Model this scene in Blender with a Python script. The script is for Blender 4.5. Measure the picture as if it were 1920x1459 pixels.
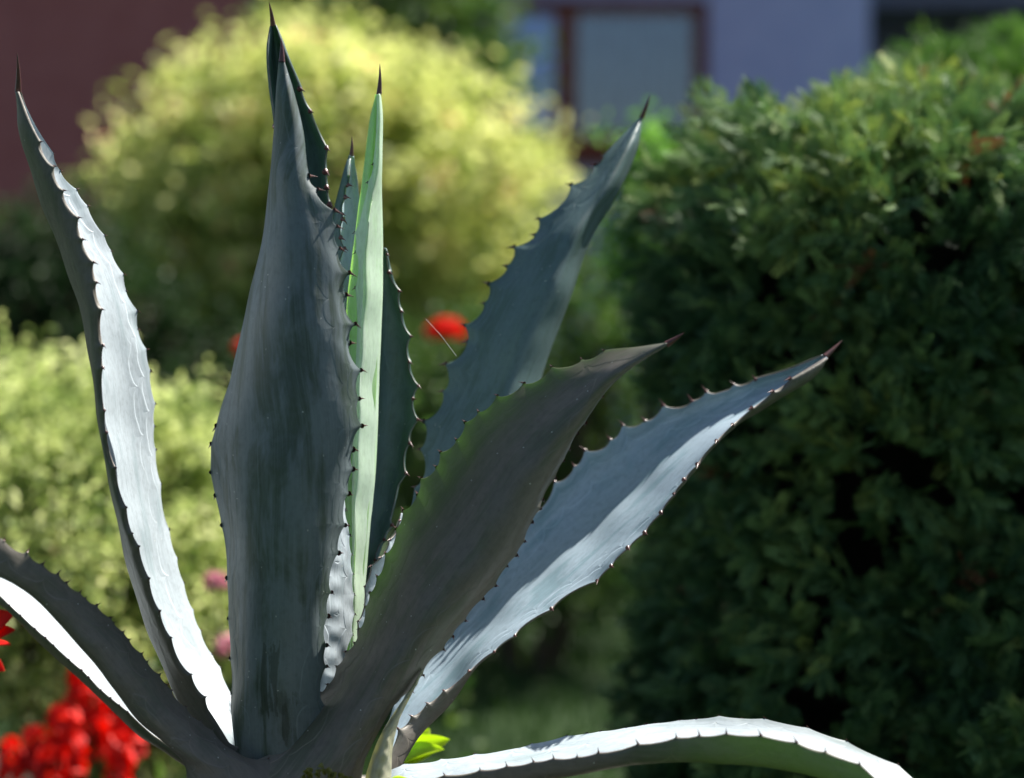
import bpy, math, random
import numpy as np
from mathutils import Vector, Matrix

random.seed(7)
RNG = np.random.default_rng(11)
for o in list(bpy.data.objects):
    bpy.data.objects.remove(o, do_unlink=True)
SC = bpy.context.scene
COL = SC.collection

# ------------------------------------------------------------------ camera, light, exposure
CAM_Z, PITCH, LENS = 1.25, math.radians(3.0), 80.0
cd = bpy.data.cameras.new('camera')
cam = bpy.data.objects.new('camera', cd)
COL.objects.link(cam)
cam.location = (0, 0, CAM_Z)
cam.rotation_euler = (math.pi / 2 - PITCH, 0, 0)
cd.lens = LENS
cd.sensor_width = 36
cd.clip_start = 0.05
cd.clip_end = 500
cd.dof.use_dof = True
cd.dof.focus_distance = 2.19
cd.dof.aperture_fstop = 2.8
SC.camera = cam

SUN = Vector((0.48, 0.38, 0.79)).normalized()      # towards the sun
w = bpy.data.worlds.new("World")
SC.world = w
w.use_nodes = True
nt = w.node_tree
nt.nodes.clear()
sky = nt.nodes.new('ShaderNodeTexSky')
sky.sky_type = 'NISHITA'
sky.sun_disc = False
sky.sun_elevation = math.asin(SUN.z)
sky.sun_rotation = math.atan2(SUN.x, SUN.y)
bg = nt.nodes.new('ShaderNodeBackground')
bg.inputs['Strength'].default_value = 0.05
wo = nt.nodes.new('ShaderNodeOutputWorld')
nt.links.new(sky.outputs[0], bg.inputs[0])
nt.links.new(bg.outputs[0], wo.inputs[0])
sd = bpy.data.lights.new('sun', 'SUN')
sd.energy = 5.0
sd.angle = math.radians(0.5)
sd.color = (1.0, 0.95, 0.87)
sun = bpy.data.objects.new('sun', sd)
COL.objects.link(sun)
sun.rotation_euler = SUN.to_track_quat('Z', 'Y').to_euler()
SC.view_settings.view_transform = 'Standard'
SC.view_settings.look = 'None'
SC.view_settings.gamma = 1
SC.view_settings.use_curve_mapping = False
SC.view_settings.exposure = 1.33

# ------------------------------------------------------------------ helpers
K = 36.0 / LENS / 1920.0
cp, sp = math.cos(PITCH), math.sin(PITCH)

def P(x, y, d):
    """photo position (1920 wide) and distance in metres -> point of the place"""
    a = (x - 960.0) * K * d
    b = (729.5 - y) * K * d
    return np.array([a, d * cp + b * sp, CAM_Z - d * sp + b * cp])

def props(o, label=None, cat=None, group=None, kind=None):
    for k, v in (('label', label), ('category', cat), ('group', group), ('kind', kind)):
        if v:
            o[k] = v
    return o

def empty(name, loc, label, cat, group=None):
    o = bpy.data.objects.new(name, None)
    o.empty_display_size = 0.05
    o.location = Vector([float(v) for v in loc])
    COL.objects.link(o)
    return props(o, label, cat, group)

def mesh_np(name, verts, faces, mats, parent=None, midx=None, smooth=True, attrs=None):
    """verts (n,3) world coordinates, faces (m,k) one face size or list"""
    me = bpy.data.meshes.new(name)
    verts = np.asarray(verts, dtype=np.float32)
    if parent is not None:
        verts = verts - np.array(wloc(parent), dtype=np.float32)
    if isinstance(faces, np.ndarray):
        m, k = faces.shape
        me.vertices.add(len(verts))
        me.vertices.foreach_set('co', verts.ravel())
        me.loops.add(m * k)
        me.loops.foreach_set('vertex_index', faces.astype(np.int32).ravel())
        me.polygons.add(m)
        me.polygons.foreach_set('loop_start', np.arange(0, m * k, k, dtype=np.int32))
        me.polygons.foreach_set('loop_total', np.full(m, k, dtype=np.int32))
    else:
        me.from_pydata([tuple(map(float, v)) for v in verts], [], faces)
    if not isinstance(mats, (list, tuple)):
        mats = [mats]
    for mt in mats:
        me.materials.append(mt)
    if midx is not None:
        me.polygons.foreach_set('material_index', np.asarray(midx, dtype=np.int32))
    me.polygons.foreach_set('use_smooth', np.full(len(me.polygons), smooth, dtype=bool))
    for an, (ty, arr) in (attrs or {}).items():
        a = me.attributes.new(an, ty, 'POINT')
        a.data.foreach_set('vector' if ty == 'FLOAT_VECTOR' else 'value', np.asarray(arr, dtype=np.float32).ravel())
    me.update(calc_edges=True)
    me.validate()
    o = bpy.data.objects.new(name, me)
    COL.objects.link(o)
    if parent is not None:
        o.parent = parent
    return o

def wloc(o):
    v = Vector((0, 0, 0))
    while o is not None:
        v = v + o.location
        o = o.parent
    return v

def box(name, lo, hi, mat, parent=None, bev=0.0):
    lo = np.array(lo, float); hi = np.array(hi, float)
    v = np.array([[(lo, hi)[i][0], (lo, hi)[j][1], (lo, hi)[k][2]] for i in (0, 1) for j in (0, 1) for k in (0, 1)])
    f = np.array([[0, 1, 3, 2], [4, 6, 7, 5], [0, 4, 5, 1], [2, 3, 7, 6], [0, 2, 6, 4], [1, 5, 7, 3]])
    o = mesh_np(name, v, f, mat, parent, smooth=False)
    if bev:
        b = o.modifiers.new('bevel', 'BEVEL'); b.width = bev; b.segments = 2
    return o

def tube_arrays(pts, radii, seg=8):
    pts = np.asarray(pts, float); n = len(pts)
    tan = np.gradient(pts, axis=0)
    tan /= np.linalg.norm(tan, axis=1)[:, None] + 1e-12
    ref = np.array([0.31, 0.22, 0.92])
    V = []
    for i in range(n):
        a = np.cross(tan[i], ref); a /= np.linalg.norm(a) + 1e-9
        b = np.cross(tan[i], a)
        for s in range(seg):
            t = 2 * math.pi * s / seg
            V.append(pts[i] + radii[i] * (math.cos(t) * a + math.sin(t) * b))
    F = []
    for i in range(n - 1):
        for s in range(seg):
            F.append([i * seg + s, i * seg + (s + 1) % seg, (i + 1) * seg + (s + 1) % seg, (i + 1) * seg + s])
    return np.array(V), np.array(F)

class Bag:
    def __init__(s): s.v = []; s.f = []; s.n = 0
    def add(s, v, f):
        s.v.append(v); s.f.append(f + s.n); s.n += len(v)
    def obj(s, name, mat, parent=None, **k):
        return mesh_np(name, np.concatenate(s.v), np.concatenate(s.f), mat, parent, **k)

# ------------------------------------------------------------------ materials
class N:
    """small node helper"""
    def __init__(s, name):
        s.m = bpy.data.materials.new(name); s.m.use_nodes = True
        s.t = s.m.node_tree; s.t.nodes.clear()
        s.out = s.t.nodes.new('ShaderNodeOutputMaterial')
    def n(s, ty, **kw):
        nd = s.t.nodes.new(ty)
        for k, v in kw.items():
            if k.startswith('i_'):
                key = k[2:]
                key = int(key) if key.isdigit() else key.replace('_', ' ')
                s.set(nd.inputs[key], v)
            else:
                setattr(nd, k, v)
        return nd
    def set(s, inp, v):
        if isinstance(v, bpy.types.NodeSocket): s.t.links.new(v, inp)
        elif isinstance(v, bpy.types.Node): s.t.links.new(v.outputs[0], inp)
        else: inp.default_value = v
    def math(s, op, a, b=0.0, c=0.0, clamp=False):
        nd = s.t.nodes.new('ShaderNodeMath'); nd.operation = op; nd.use_clamp = clamp
        s.set(nd.inputs[0], a); s.set(nd.inputs[1], b); s.set(nd.inputs[2], c)
        return nd.outputs[0]
    def mix(s, f, a, b):
        nd = s.t.nodes.new('ShaderNodeMix'); nd.data_type = 'RGBA'
        s.set(nd.inputs[0], f); s.set(nd.inputs[6], a); s.set(nd.inputs[7], b)
        return nd.outputs[2]
    def noise(s, scale, vec=None, detail=4, rough=0.55, dist=0.0):
        nd = s.n('ShaderNodeTexNoise'); nd.inputs['Scale'].default_value = scale
        nd.inputs['Detail'].default_value = detail; nd.inputs['Roughness'].default_value = rough
        nd.inputs['Distortion'].default_value = dist
        if vec is not None: s.set(nd.inputs['Vector'], vec)
        return nd.outputs[0]
    def ramp(s, f, stops):
        nd = s.n('ShaderNodeValToRGB'); s.set(nd.inputs[0], f)
        e = nd.color_ramp.elements
        while len(e) < len(stops): e.new(0.5)
        for el, (p, c) in zip(e, stops):
            el.position = p; el.color = c if len(c) == 4 else (*c, 1)
        return nd.outputs[0]
    def range(s, f, a, b, c=0.0, d=1.0):
        nd = s.n('ShaderNodeMapRange'); s.set(nd.inputs[0], f)
        nd.interpolation_type = 'SMOOTHSTEP'
        for i, v in zip((1, 2, 3, 4), (a, b, c, d)): s.set(nd.inputs[i], v)
        return nd.outputs[0]

def c4(r, g, b): return (r, g, b, 1.0)

def simple(name, c1, c2, scale=8, rough=0.8, bump=0.3, bdist=0.01, spec=0.3, detail=6):
    m = N(name)
    tc = m.n('ShaderNodeTexCoord').outputs['Object']
    f = m.noise(scale, tc, detail)
    col = m.mix(m.range(f, 0.35, 0.65), c4(*c1), c4(*c2))
    p = m.n('ShaderNodeBsdfPrincipled')
    m.set(p.inputs['Base Color'], col)
    p.inputs['Roughness'].default_value = rough
    p.inputs['Specular IOR Level'].default_value = spec
    b = m.n('ShaderNodeBump'); b.inputs['Strength'].default_value = bump; b.inputs['Distance'].default_value = bdist
    m.set(b.inputs['Height'], m.noise(scale * 6, tc, 5))
    m.set(p.inputs['Normal'], b.outputs[0])
    m.t.links.new(p.outputs[0], m.out.inputs[0])
    return m.m

def agave_mat(name, bloom, rubbed, transl=0.25, edge_transl=0.5, tcol=(0.25, 0.55, 0.12), seed=0.0, rub=0.5, imprint=1.0, spots=(), ew=0.035, side=0, uend=None):
    """glaucous skin: wax bloom, rubbed streaks, fibre grain, bud imprints; thin margins pass light"""
    m = N(name)
    at = m.n('ShaderNodeAttribute', attribute_name='leafpos')
    sx = m.n('ShaderNodeSeparateXYZ'); m.set(sx.inputs[0], at.outputs['Vector'])
    U, W, D = sx.outputs[0], sx.outputs[1], sx.outputs[2]
    def vec(a, b, off=0.0):
        cx = m.n('ShaderNodeCombineXYZ')
        m.set(cx.inputs[0], m.math('MULTIPLY', U, a)); m.set(cx.inputs[1], m.math('MULTIPLY', W, b))
        cx.inputs[2].default_value = seed + off
        return cx.outputs[0]
    big = m.noise(1.0, vec(9, 22), 6, 0.62, 0.6)
    fib = m.noise(1.0, vec(14, 620, 3), 3, 0.6)
    mott = m.noise(1.0, vec(120, 160, 7), 5, 0.65)
    streak = m.noise(1.0, vec(5, 60, 11), 5, 0.6, 0.4)
    mask = m.range(m.math('ADD', m.math('MULTIPLY', big, 0.6), m.math('MULTIPLY', streak, 0.4)), 0.58 - 0.20 * rub, 0.66 - 0.14 * rub)
    col = m.mix(mask, c4(*bloom), c4(*rubbed))
    col = m.mix(m.math('MULTIPLY', m.range(mott, 0.42, 0.7), 0.5), col, c4(*[0.6 * v for v in bloom]))
    col = m.mix(m.math('MULTIPLY', m.range(fib, 0.45, 0.75), 0.38), col, c4(*[min(1, 1.4 * v) for v in bloom]))
    # fine pale specks of dust
    vo = m.n('ShaderNodeTexVoronoi'); m.set(vo.inputs['Vector'], vec(170, 170, 5)); vo.inputs['Scale'].default_value = 1.0
    sel = m.math('GREATER_THAN', m.n('ShaderNodeSeparateColor', i_0=vo.outputs['Color']).outputs[0], 0.88)
    speck = m.math('MULTIPLY', m.math('LESS_THAN', vo.outputs['Distance'], 0.11), sel)
    col = m.mix(m.math('MULTIPLY', speck, 0.7), col, c4(0.62, 0.64, 0.58))
    # rubbed scars with a place of their own
    for (su, sw, ru, rw, amt) in spots:
        du = m.math('DIVIDE', m.math('SUBTRACT', U, su), ru)
        dw = m.math('DIVIDE', m.math('ADD', m.math('SUBTRACT', W, sw), m.math('MULTIPLY', m.math('SUBTRACT', streak, 0.5), 0.07)), rw)
        r = m.math('ADD', m.math('MULTIPLY', du, du), m.math('MULTIPLY', dw, dw))
        r = m.math('ADD', r, m.math('MULTIPLY', m.math('SUBTRACT', mott, 0.5), 3.2))
        mk = m.math('MULTIPLY', m.range(r, 0.75, 1.15, 1.0, 0.0), amt)
        col = m.mix(mk, col, c4(*[0.45 * v for v in rubbed]))
    # bud imprints: scalloped ghost lines running along the margins
    hgt = m.math('MULTIPLY', fib, 0.10)
    if imprint:
        wob = m.math('MULTIPLY', m.noise(1.0, vec(16, 4, 21), 2), 1.9)
        for k, (per, c0, am, s) in enumerate(((0.036, 0.012, 0.009, 1.0), (0.043, 0.028, 0.010, 0.8))):
            cell = m.math('FRACT', m.math('ADD', m.math('DIVIDE', U, per), wob))
            arc = m.math('POWER', m.math('SINE', m.math('MULTIPLY', cell, math.pi)), 0.6)
            f = m.math('SUBTRACT', D, m.math('ADD', c0, m.math('MULTIPLY', arc, am)))
            st = m.range(f, -0.0009, 0.0009)
            fade = m.range(f, 0.0, 0.012, 1.0, 0.0)
            gate = m.range(m.noise(1.0, vec(7, 3, 30 + 5 * k), 2), 0.38, 0.55)
            h = m.math('MULTIPLY', m.math('MULTIPLY', m.math('MULTIPLY', st, fade), gate), 0.42 * s * imprint)
            hgt = m.math('ADD', hgt, h)
            line = m.math('MULTIPLY', m.math('MULTIPLY', m.range(m.math('ABSOLUTE', f), 0.0, 0.0012, 1.0, 0.0), gate), 0.42 * s)
            col = m.mix(line, col, c4(*[min(1, 1.7 * v) for v in bloom]))
    hgt = m.math('ADD', hgt, m.math('MULTIPLY', big, 0.9))
    b = m.n('ShaderNodeBump'); b.inputs['Strength'].default_value = 0.55; b.inputs['Distance'].default_value = 0.0022
    m.set(b.inputs['Height'], hgt)
    p = m.n('ShaderNodeBsdfPrincipled')
    m.set(p.inputs['Base Color'], col)
    m.set(p.inputs['Roughness'], m.math('ADD', 0.40, m.math('MULTIPLY', mott, 0.22)))
    p.inputs['Specular IOR Level'].default_value = 0.42
    m.set(p.inputs['Normal'], b.outputs[0])
    tr = m.n('ShaderNodeBsdfTranslucent'); tr.inputs[0].default_value = c4(*tcol)
    tf = m.math('ADD', transl, m.math('MULTIPLY', m.range(D, 0.0, ew, 1.0, 0.0), edge_transl))
    if side:
        g = m.range(m.math('MULTIPLY', W, float(side)), -0.005, 0.03)
        tf = m.math('MULTIPLY', tf, m.math('MAXIMUM', g, 0.08))
    if uend:
        tf = m.math('MULTIPLY', tf, m.math('MAXIMUM', m.range(U, uend[0], uend[1], 1.0, 0.0), 0.06))
    ms = m.n('ShaderNodeMixShader'); m.set(ms.inputs[0], tf)
    m.t.links.new(p.outputs[0], ms.inputs[1]); m.t.links.new(tr.outputs[0], ms.inputs[2])
    m.t.links.new(ms.outputs[0], m.out.inputs[0])
    return m.m

def foliage_mat(name, stops, transl=0.4, rough=0.5, tmul=1.6):
    """leaf colour picked per leaf from a ramp; leaves pass some light"""
    m = N(name)
    at = m.n('ShaderNodeAttribute', attribute_name='tint')
    col = m.ramp(at.outputs['Fac'], stops)
    p = m.n('ShaderNodeBsdfPrincipled'); m.set(p.inputs['Base Color'], col)
    p.inputs['Roughness'].default_value = rough; p.inputs['Specular IOR Level'].default_value = 0.3
    tr = m.n('ShaderNodeBsdfTranslucent')
    hs = m.n('ShaderNodeHueSaturation'); hs.inputs['Value'].default_value = tmul; hs.inputs['Saturation'].default_value = 1.1
    m.set(hs.inputs['Color'], col); m.set(tr.inputs[0], hs.outputs[0])
    ms = m.n('ShaderNodeMixShader'); ms.inputs[0].default_value = transl
    m.t.links.new(p.outputs[0], ms.inputs[1]); m.t.links.new(tr.outputs[0], ms.inputs[2])
    m.t.links.new(ms.outputs[0], m.out.inputs[0])
    return m.m

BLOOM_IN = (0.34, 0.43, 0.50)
BLOOM_OUT = (0.128, 0.114, 0.096)  # outer faces: shade and brown reflected surroundings mixed into the skin colour
M_in = agave_mat('agave_inner_skin', BLOOM_IN, (0.22, 0.33, 0.38), 0.05, 0.06, seed=1.0, rub=0.45)
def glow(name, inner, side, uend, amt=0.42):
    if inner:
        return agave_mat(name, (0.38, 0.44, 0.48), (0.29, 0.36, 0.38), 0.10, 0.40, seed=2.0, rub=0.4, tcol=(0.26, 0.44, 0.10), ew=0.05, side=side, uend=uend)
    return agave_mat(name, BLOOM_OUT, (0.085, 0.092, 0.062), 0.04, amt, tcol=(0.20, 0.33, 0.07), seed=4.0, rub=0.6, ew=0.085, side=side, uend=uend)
M_lit_in = agave_mat('agave_sunlit_inner_skin', (0.40, 0.46, 0.50), (0.30, 0.37, 0.40), 0.04, 0.04, seed=3.0, rub=0.35)  # paler copy of the inner skin, sunlight put into its colour
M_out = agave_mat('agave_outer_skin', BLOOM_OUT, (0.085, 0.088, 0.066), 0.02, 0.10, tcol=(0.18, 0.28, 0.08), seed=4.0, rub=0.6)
M_front = agave_mat('agave_shaded_front_skin', (0.112, 0.142, 0.152), (0.036, 0.058, 0.042), 0.03, 0.08, seed=9.0, rub=0.6, imprint=0.7,  # skin darkened so the unlit front face reads as shaded
                    spots=((0.50, -0.018, 0.040, 0.010, 0.35), (0.585, -0.002, 0.036, 0.005, 0.6), (0.625, 0.014, 0.022, 0.006, 0.6), (0.605, 0.010, 0.012, 0.010, 0.4)))
M_back = agave_mat('agave_shaded_blue_green_skin', (0.085, 0.138, 0.138), (0.055, 0.100, 0.085), 0.04, 0.06, seed=14.0, rub=0.5)  # dark copy of the skin for shaded leaves, shade put into colour
M_young = agave_mat('agave_young_green_skin', (0.50, 0.62, 0.50), (0.42, 0.60, 0.36), 0.62, 0.0, tcol=(0.66, 0.92, 0.30), seed=17.0, rub=0.35, imprint=0.0)
M_wrap = agave_mat('agave_spear_wrap_skin', (0.58, 0.68, 0.60), (0.46, 0.62, 0.44), 0.38, 0.0, tcol=(0.62, 0.90, 0.32), seed=19.0, rub=0.3, imprint=0.0)
M_rim = simple('agave_margin_rim', (0.14, 0.095, 0.09), (0.26, 0.24, 0.20), 200, 0.5, 0.1, 0.001, 0.4)
M_spine = simple('agave_spine_brown', (0.055, 0.022, 0.022), (0.11, 0.035, 0.03), 300, 0.35, 0.1, 0.0005, 0.5)
M_paper = agave_mat('dry_papery_skin', (0.48, 0.47, 0.34), (0.30, 0.31, 0.20), 0.25, 0.2, tcol=(0.6, 0.6, 0.3), seed=23.0, rub=0.6, imprint=0.0)

# ------------------------------------------------------------------ setting: ground
M_lawn = simple('lawn_green', (0.010, 0.028, 0.006), (0.020, 0.046, 0.009), 3.0, 0.9, 0.6, 0.03)
gx, gy = np.meshgrid(np.linspace(-60, 60, 121), np.linspace(-20, 100, 121), indexing='ij')
gz = 0.015 * np.sin(gx * 1.3) * np.cos(gy * 0.9)
gv = np.stack([gx, gy, gz], -1).reshape(-1, 3)
ii = np.arange(120 * 121).reshape(120, 121)[:, :-1].ravel()
gf = np.stack([ii, ii + 121, ii + 122, ii + 1], 1)
props(mesh_np('lawn', gv, gf, M_lawn), kind='structure')
M_soil = simple('soil_dark', (0.035, 0.024, 0.018), (0.07, 0.05, 0.035), 14, 0.95, 1.0, 0.03)
# flower bed under the bushes on the left
bx = []
for k in range(40):
    a = 2 * math.pi * k / 40
    bx.append((-1.35 + 1.25 * math.cos(a) + 0.06 * math.sin(5 * a), 4.0 + 1.55 * math.sin(a) + 0.07 * math.cos(4 * a)))
bedv = [(x, y, 0.03) for x, y in bx] + [(-1.35 + (x + 1.35) * 0.85, 4 + (y - 4) * 0.85, 0.10) for x, y in bx] + [(-1.35, 4.0, 0.13)]
bedf = [[k, (k + 1) % 40, 40 + (k + 1) % 40, 40 + k] for k in range(40)] + [[40 + k, 40 + (k + 1) % 40, 80] for k in range(40)]
props(mesh_np('flower_bed', np.array(bedv), bedf, M_soil), kind='structure')

# ------------------------------------------------------------------ setting: houses
M_mauve = simple('mauve_plaster', (0.36, 0.118, 0.118), (0.40, 0.14, 0.14), 6, 0.9, 0.3, 0.01)
M_white = simple('pale_plaster', (0.42, 0.47, 0.78), (0.46, 0.51, 0.82), 5, 0.9, 0.3, 0.01)
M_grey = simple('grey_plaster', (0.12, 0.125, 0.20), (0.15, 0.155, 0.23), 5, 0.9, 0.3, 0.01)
M_frame = simple('brown_painted_wood', (0.17, 0.040, 0.018), (0.21, 0.055, 0.024), 20, 0.55, 0.2, 0.003)
M_dark = simple('dark_interior', (0.02, 0.02, 0.025), (0.03, 0.03, 0.03), 4, 0.9)
M_curtain = simple('net_curtain', (0.05, 0.062, 0.075), (0.10, 0.118, 0.135), 9, 0.9, 0.2)
def glass(name, col, rough, mixf):
    m = N(name)
    g = m.n('ShaderNodeBsdfGlossy'); g.inputs[0].default_value = c4(*col); g.inputs['Roughness'].default_value = rough
    t = m.n('ShaderNodeBsdfTransparent'); t.inputs[0].default_value = (0.85, 0.9, 0.95, 1)
    ms = m.n('ShaderNodeMixShader'); ms.inputs[0].default_value = mixf
    m.t.links.new(t.outputs[0], ms.inputs[1]); m.t.links.new(g.outputs[0], ms.inputs[2]); m.t.links.new(ms.outputs[0], m.out.inputs[0])
    return m.m
M_glass = glass('window_glass', (0.7, 0.8, 1.0), 0.02, 0.12)
M_sky_pane = simple('painted_sky_reflection', (0.14, 0.32, 1.0), (0.17, 0.36, 1.0), 3, 0.7, 0.1)  # saturated blue imitates sky reflected in the left pane

HY = 16.0
def hx(px): return P(px, 700, HY / cp)[0]
def hz(py): return CAM_Z - HY / cp * sp + (729.5 - py) * K * HY / cp
house = empty('house', (hx(1300), HY, 0), 'pale blue-grey rendered house with a brown framed window behind the bushes', 'house')
wx0, wx1, wz0, wz1 = hx(922), hx(1326), hz(296), hz(4)
RX = hx(1625)
def wallpiece(lo, hi, mat=M_white): return box('wall', lo, hi, mat, house)
wallpiece((hx(640), HY, 0), (wx0, HY + 0.3, 6))
wallpiece((wx1, HY, 0), (RX, HY + 0.3, 6))
wallpiece((wx0, HY + 0.001, 0), (wx1, HY + 0.299, wz0))
wallpiece((wx0, HY + 0.001, wz1), (wx1, HY + 0.299, 6))
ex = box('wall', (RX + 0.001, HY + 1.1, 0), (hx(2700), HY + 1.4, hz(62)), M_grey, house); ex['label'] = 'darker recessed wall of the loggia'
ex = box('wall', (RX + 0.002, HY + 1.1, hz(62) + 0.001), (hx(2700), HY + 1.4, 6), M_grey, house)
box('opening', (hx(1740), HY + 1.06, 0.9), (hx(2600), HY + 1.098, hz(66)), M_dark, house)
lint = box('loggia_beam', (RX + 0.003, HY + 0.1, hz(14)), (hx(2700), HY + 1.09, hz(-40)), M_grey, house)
roof = box('roof', (hx(560), HY - 0.6, 6.002), (hx(2750), HY + 6, 6.3), M_frame, house)
win = box('window', (wx0 + 0.002, HY + 0.09, wz0 + 0.002), (wx1 - 0.002, HY + 0.12, wz0 + 0.16), M_frame, house)
fr = 0.10
mx0, mx1 = hx(1043), hx(1080)
for lo, hi in (((wx0 + .002, HY + .08, wz1 - .09), (wx1 - .002, HY + .14, wz1 - .002)),
               ((wx0 + .003, HY + .081, wz0 + .161), (wx0 + .05, HY + .139, wz1 - .091)),
               ((wx1 - .10, HY + .081, wz0 + .161), (wx1 - .003, HY + .139, wz1 - .091)),
               ((mx0, HY + .06, wz0 + .161), (mx1, HY + .139, wz1 - .091))):
    box('window_frame', lo, hi, M_frame, win)
box('sill', (wx0 - 0.05, HY - 0.08, wz0 - 0.05), (wx1 + 0.05, HY - 0.002, wz0 - 0.005), M_frame, win)
box('pane', (wx0 + .051, HY + .10, wz0 + .162), (mx0 - .001, HY + .106, wz1 - .092), M_glass, win)
box('pane', (mx1 + .001, HY + .10, wz0 + .162), (wx1 - .101, HY + .106, wz1 - .092), M_glass, win)
box('sky_reflection_panel', (wx0 + .052, HY + .112, wz0 + .1), (mx0 - .002, HY + .12, wz1 - .10), M_sky_pane, win)  # panel behind the glass, carries the painted sky reflection
# pleated curtain
cx = np.linspace(mx1 - .02, wx1 - .05, 90)
cy = HY + .22 + 0.02 * np.sin(cx * 60) + 0.01 * np.sin(cx * 23)
cv = np.concatenate([np.stack([cx, cy, np.full(90, wz0 + .05)], 1), np.stack([cx, cy, np.full(90, wz1)], 1)])
cf = np.array([[k, k + 1, 91 + k, 90 + k] for k in range(89)])
mesh_np('curtain', cv, cf, M_curtain, win)
box('room', (wx0, HY + .5, wz0), (wx1, HY + .55, wz1), M_dark, house)

MY = 13.0
def mx(px): return (px - 960) * K * MY / cp
mh = empty('mauve_house', (mx(200), MY, 0), 'dark mauve rendered house wall filling the upper left corner', 'house')
box('wall', (mx(-900), MY, 0), (mx(775), MY + 5, 4.6), M_mauve, mh)
box('roof', (mx(-960), MY - 0.55, 4.601), (mx(835), MY + 5.5, 4.85), M_frame, mh)
box('plinth', (mx(-905), MY - 0.04, 0), (mx(778), MY - 0.001, 0.5), M_dark, mh)

# ------------------------------------------------------------------ foliage builders
def rand_dirs(n):
    v = RNG.normal(size=(n, 3)); return v / np.linalg.norm(v, axis=1)[:, None]

def vnoise(p, f, seed=0.0):
    """cheap smooth 3-D noise in -1..1"""
    q = p * f + seed
    return (np.sin(q[:, 0] * 1.7 + 1.3 * np.sin(q[:, 1] * 1.1 + seed)) + np.sin(q[:, 1] * 1.9 + 1.1 * np.sin(q[:, 2] * 1.3)) + np.sin(q[:, 2] * 1.6 + 1.2 * np.sin(q[:, 0] * 0.9 + 2))) / 3

def leaf_cards(pos, nrm, size, tint, name, mat, parent, aspect=0.45, fold=0.25):
    """pointed folded leaves: 6 vertices, 2 quads each"""
    n = len(pos)
    a = np.cross(nrm, rand_dirs(n)); a /= np.linalg.norm(a, axis=1)[:, None] + 1e-9
    b = np.cross(nrm, a)
    L = size[:, None]; Wd = size[:, None] * aspect * 0.5
    base = pos - a * L * .5; tip = pos + a * L * .5 - nrm * L * .12
    m1 = pos - a * L * .12; m2 = pos + a * L * .2
    up = nrm * L * fold * aspect
    v = np.stack([base, m1 + b * Wd + up, m2 + b * Wd * .8 + up, tip, m2 - b * Wd * .8 + up, m1 - b * Wd + up], 1).reshape(-1, 3)
    i = (np.arange(n) * 6)[:, None]
    f = np.concatenate([i + np.array([[0, 1, 2, 3]]), i + np.array([[0, 3, 4, 5]])])
    return mesh_np(name, v, f, mat, parent, smooth=False, attrs={'tint': ('FLOAT', np.repeat(tint, 6))})

def bush(name, label, cat, blobs, n, size, mat, base, shoots=True, tseed=0.0, lump=0.16, trunks=5, group=None, bark=None, clump=1.0):
    """blobs: (centre, radii). Leaves sit on twigs that fill the outer shell of the crown; lumps and gaps give an uneven outline"""
    t = empty(name, base, label, cat, group)
    wts = np.array([r[0] * r[1] + r[0] * r[2] for _, r in blobs]); wts = wts / wts.sum()
    P_, N_ = [], []
    for (c, r), wt in zip(blobs, wts):
        k = int(n * wt * 0.16)
        d = rand_dirs(k); rad = 0.62 + 0.42 * RNG.random(k) ** 0.6
        lumpv = 1 + lump * vnoise(d * 1.0, 3.2, tseed) + lump * 0.6 * vnoise(d, 7.5, tseed + 5)
        tips = np.array(c) + d * np.array(r) * (rad * lumpv)[:, None]
        grow = d * 0.8 + np.array([0, 0, 0.55]) + rand_dirs(k) * 0.35
        grow /= np.linalg.norm(grow, axis=1)[:, None]
        per = 6
        s = np.tile(np.linspace(0, 1, per), k)[:, None]
        lt = size * 3.0
        lt = lt * clump * (0.5 + RNG.random(k).repeat(per)[:, None] * 1.2)
        pp = np.repeat(tips, per, 0) + np.repeat(grow, per, 0) * s * lt + rand_dirs(k * per) * size * 0.45
        nn = np.repeat(grow, per, 0) * 0.4 + rand_dirs(k * per) + np.array([0, 0, 0.5])
        P_.append(pp); N_.append(nn)
    pp = np.concatenate(P_); nn = np.concatenate(N_); nn /= np.linalg.norm(nn, axis=1)[:, None]
    keep = vnoise(pp, 5.5 / max(0.3, blobs[0][1][0]), tseed + 3) > -0.42
    pp, nn = pp[keep], nn[keep]
    tint = np.clip(0.5 + 0.30 * vnoise(pp, 8.0 / max(0.3, blobs[0][1][0]), tseed) + 0.17 * RNG.normal(size=len(pp)), 0, 1)
    o = leaf_cards(pp, nn, size * (0.7 + 0.6 * RNG.random(len(pp))), tint, 'foliage', mat, t)
    o['kind'] = 'stuff'
    bag = Bag()
    base = np.array(base, float)
    for k in range(trunks):
        c, r = blobs[k % len(blobs)]
        a = 2 * math.pi * k / trunks
        end = np.array(c) + np.array([math.cos(a) * r[0] * .6, math.sin(a) * r[1] * .6, r[2] * .5])
        st = base + np.array([math.cos(a) * .05, math.sin(a) * .05, -0.02])
        mid = st * .5 + end * .5 + np.array([math.cos(a), math.sin(a), 0.4]) * 0.06
        pts = [st * (1 - q) ** 2 + 2 * mid * q * (1 - q) + end * q * q for q in np.linspace(0, 1, 9)]
        bag.add(*tube_arrays(pts, np.linspace(0.028, 0.006, 9), 7))
        for j in range(5):
            q = pts[3 + j]; e = q + (np.array(c) + rand_dirs(1)[0] * np.array(r) * .75 - q) * 0.8
            bag.add(*tube_arrays([q, (q + e) / 2 + rand_dirs(1)[0] * .03, e], [0.009, 0.006, 0.003], 5))
    bag.obj('branches', bark or M_bark, t)
    return t

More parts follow.
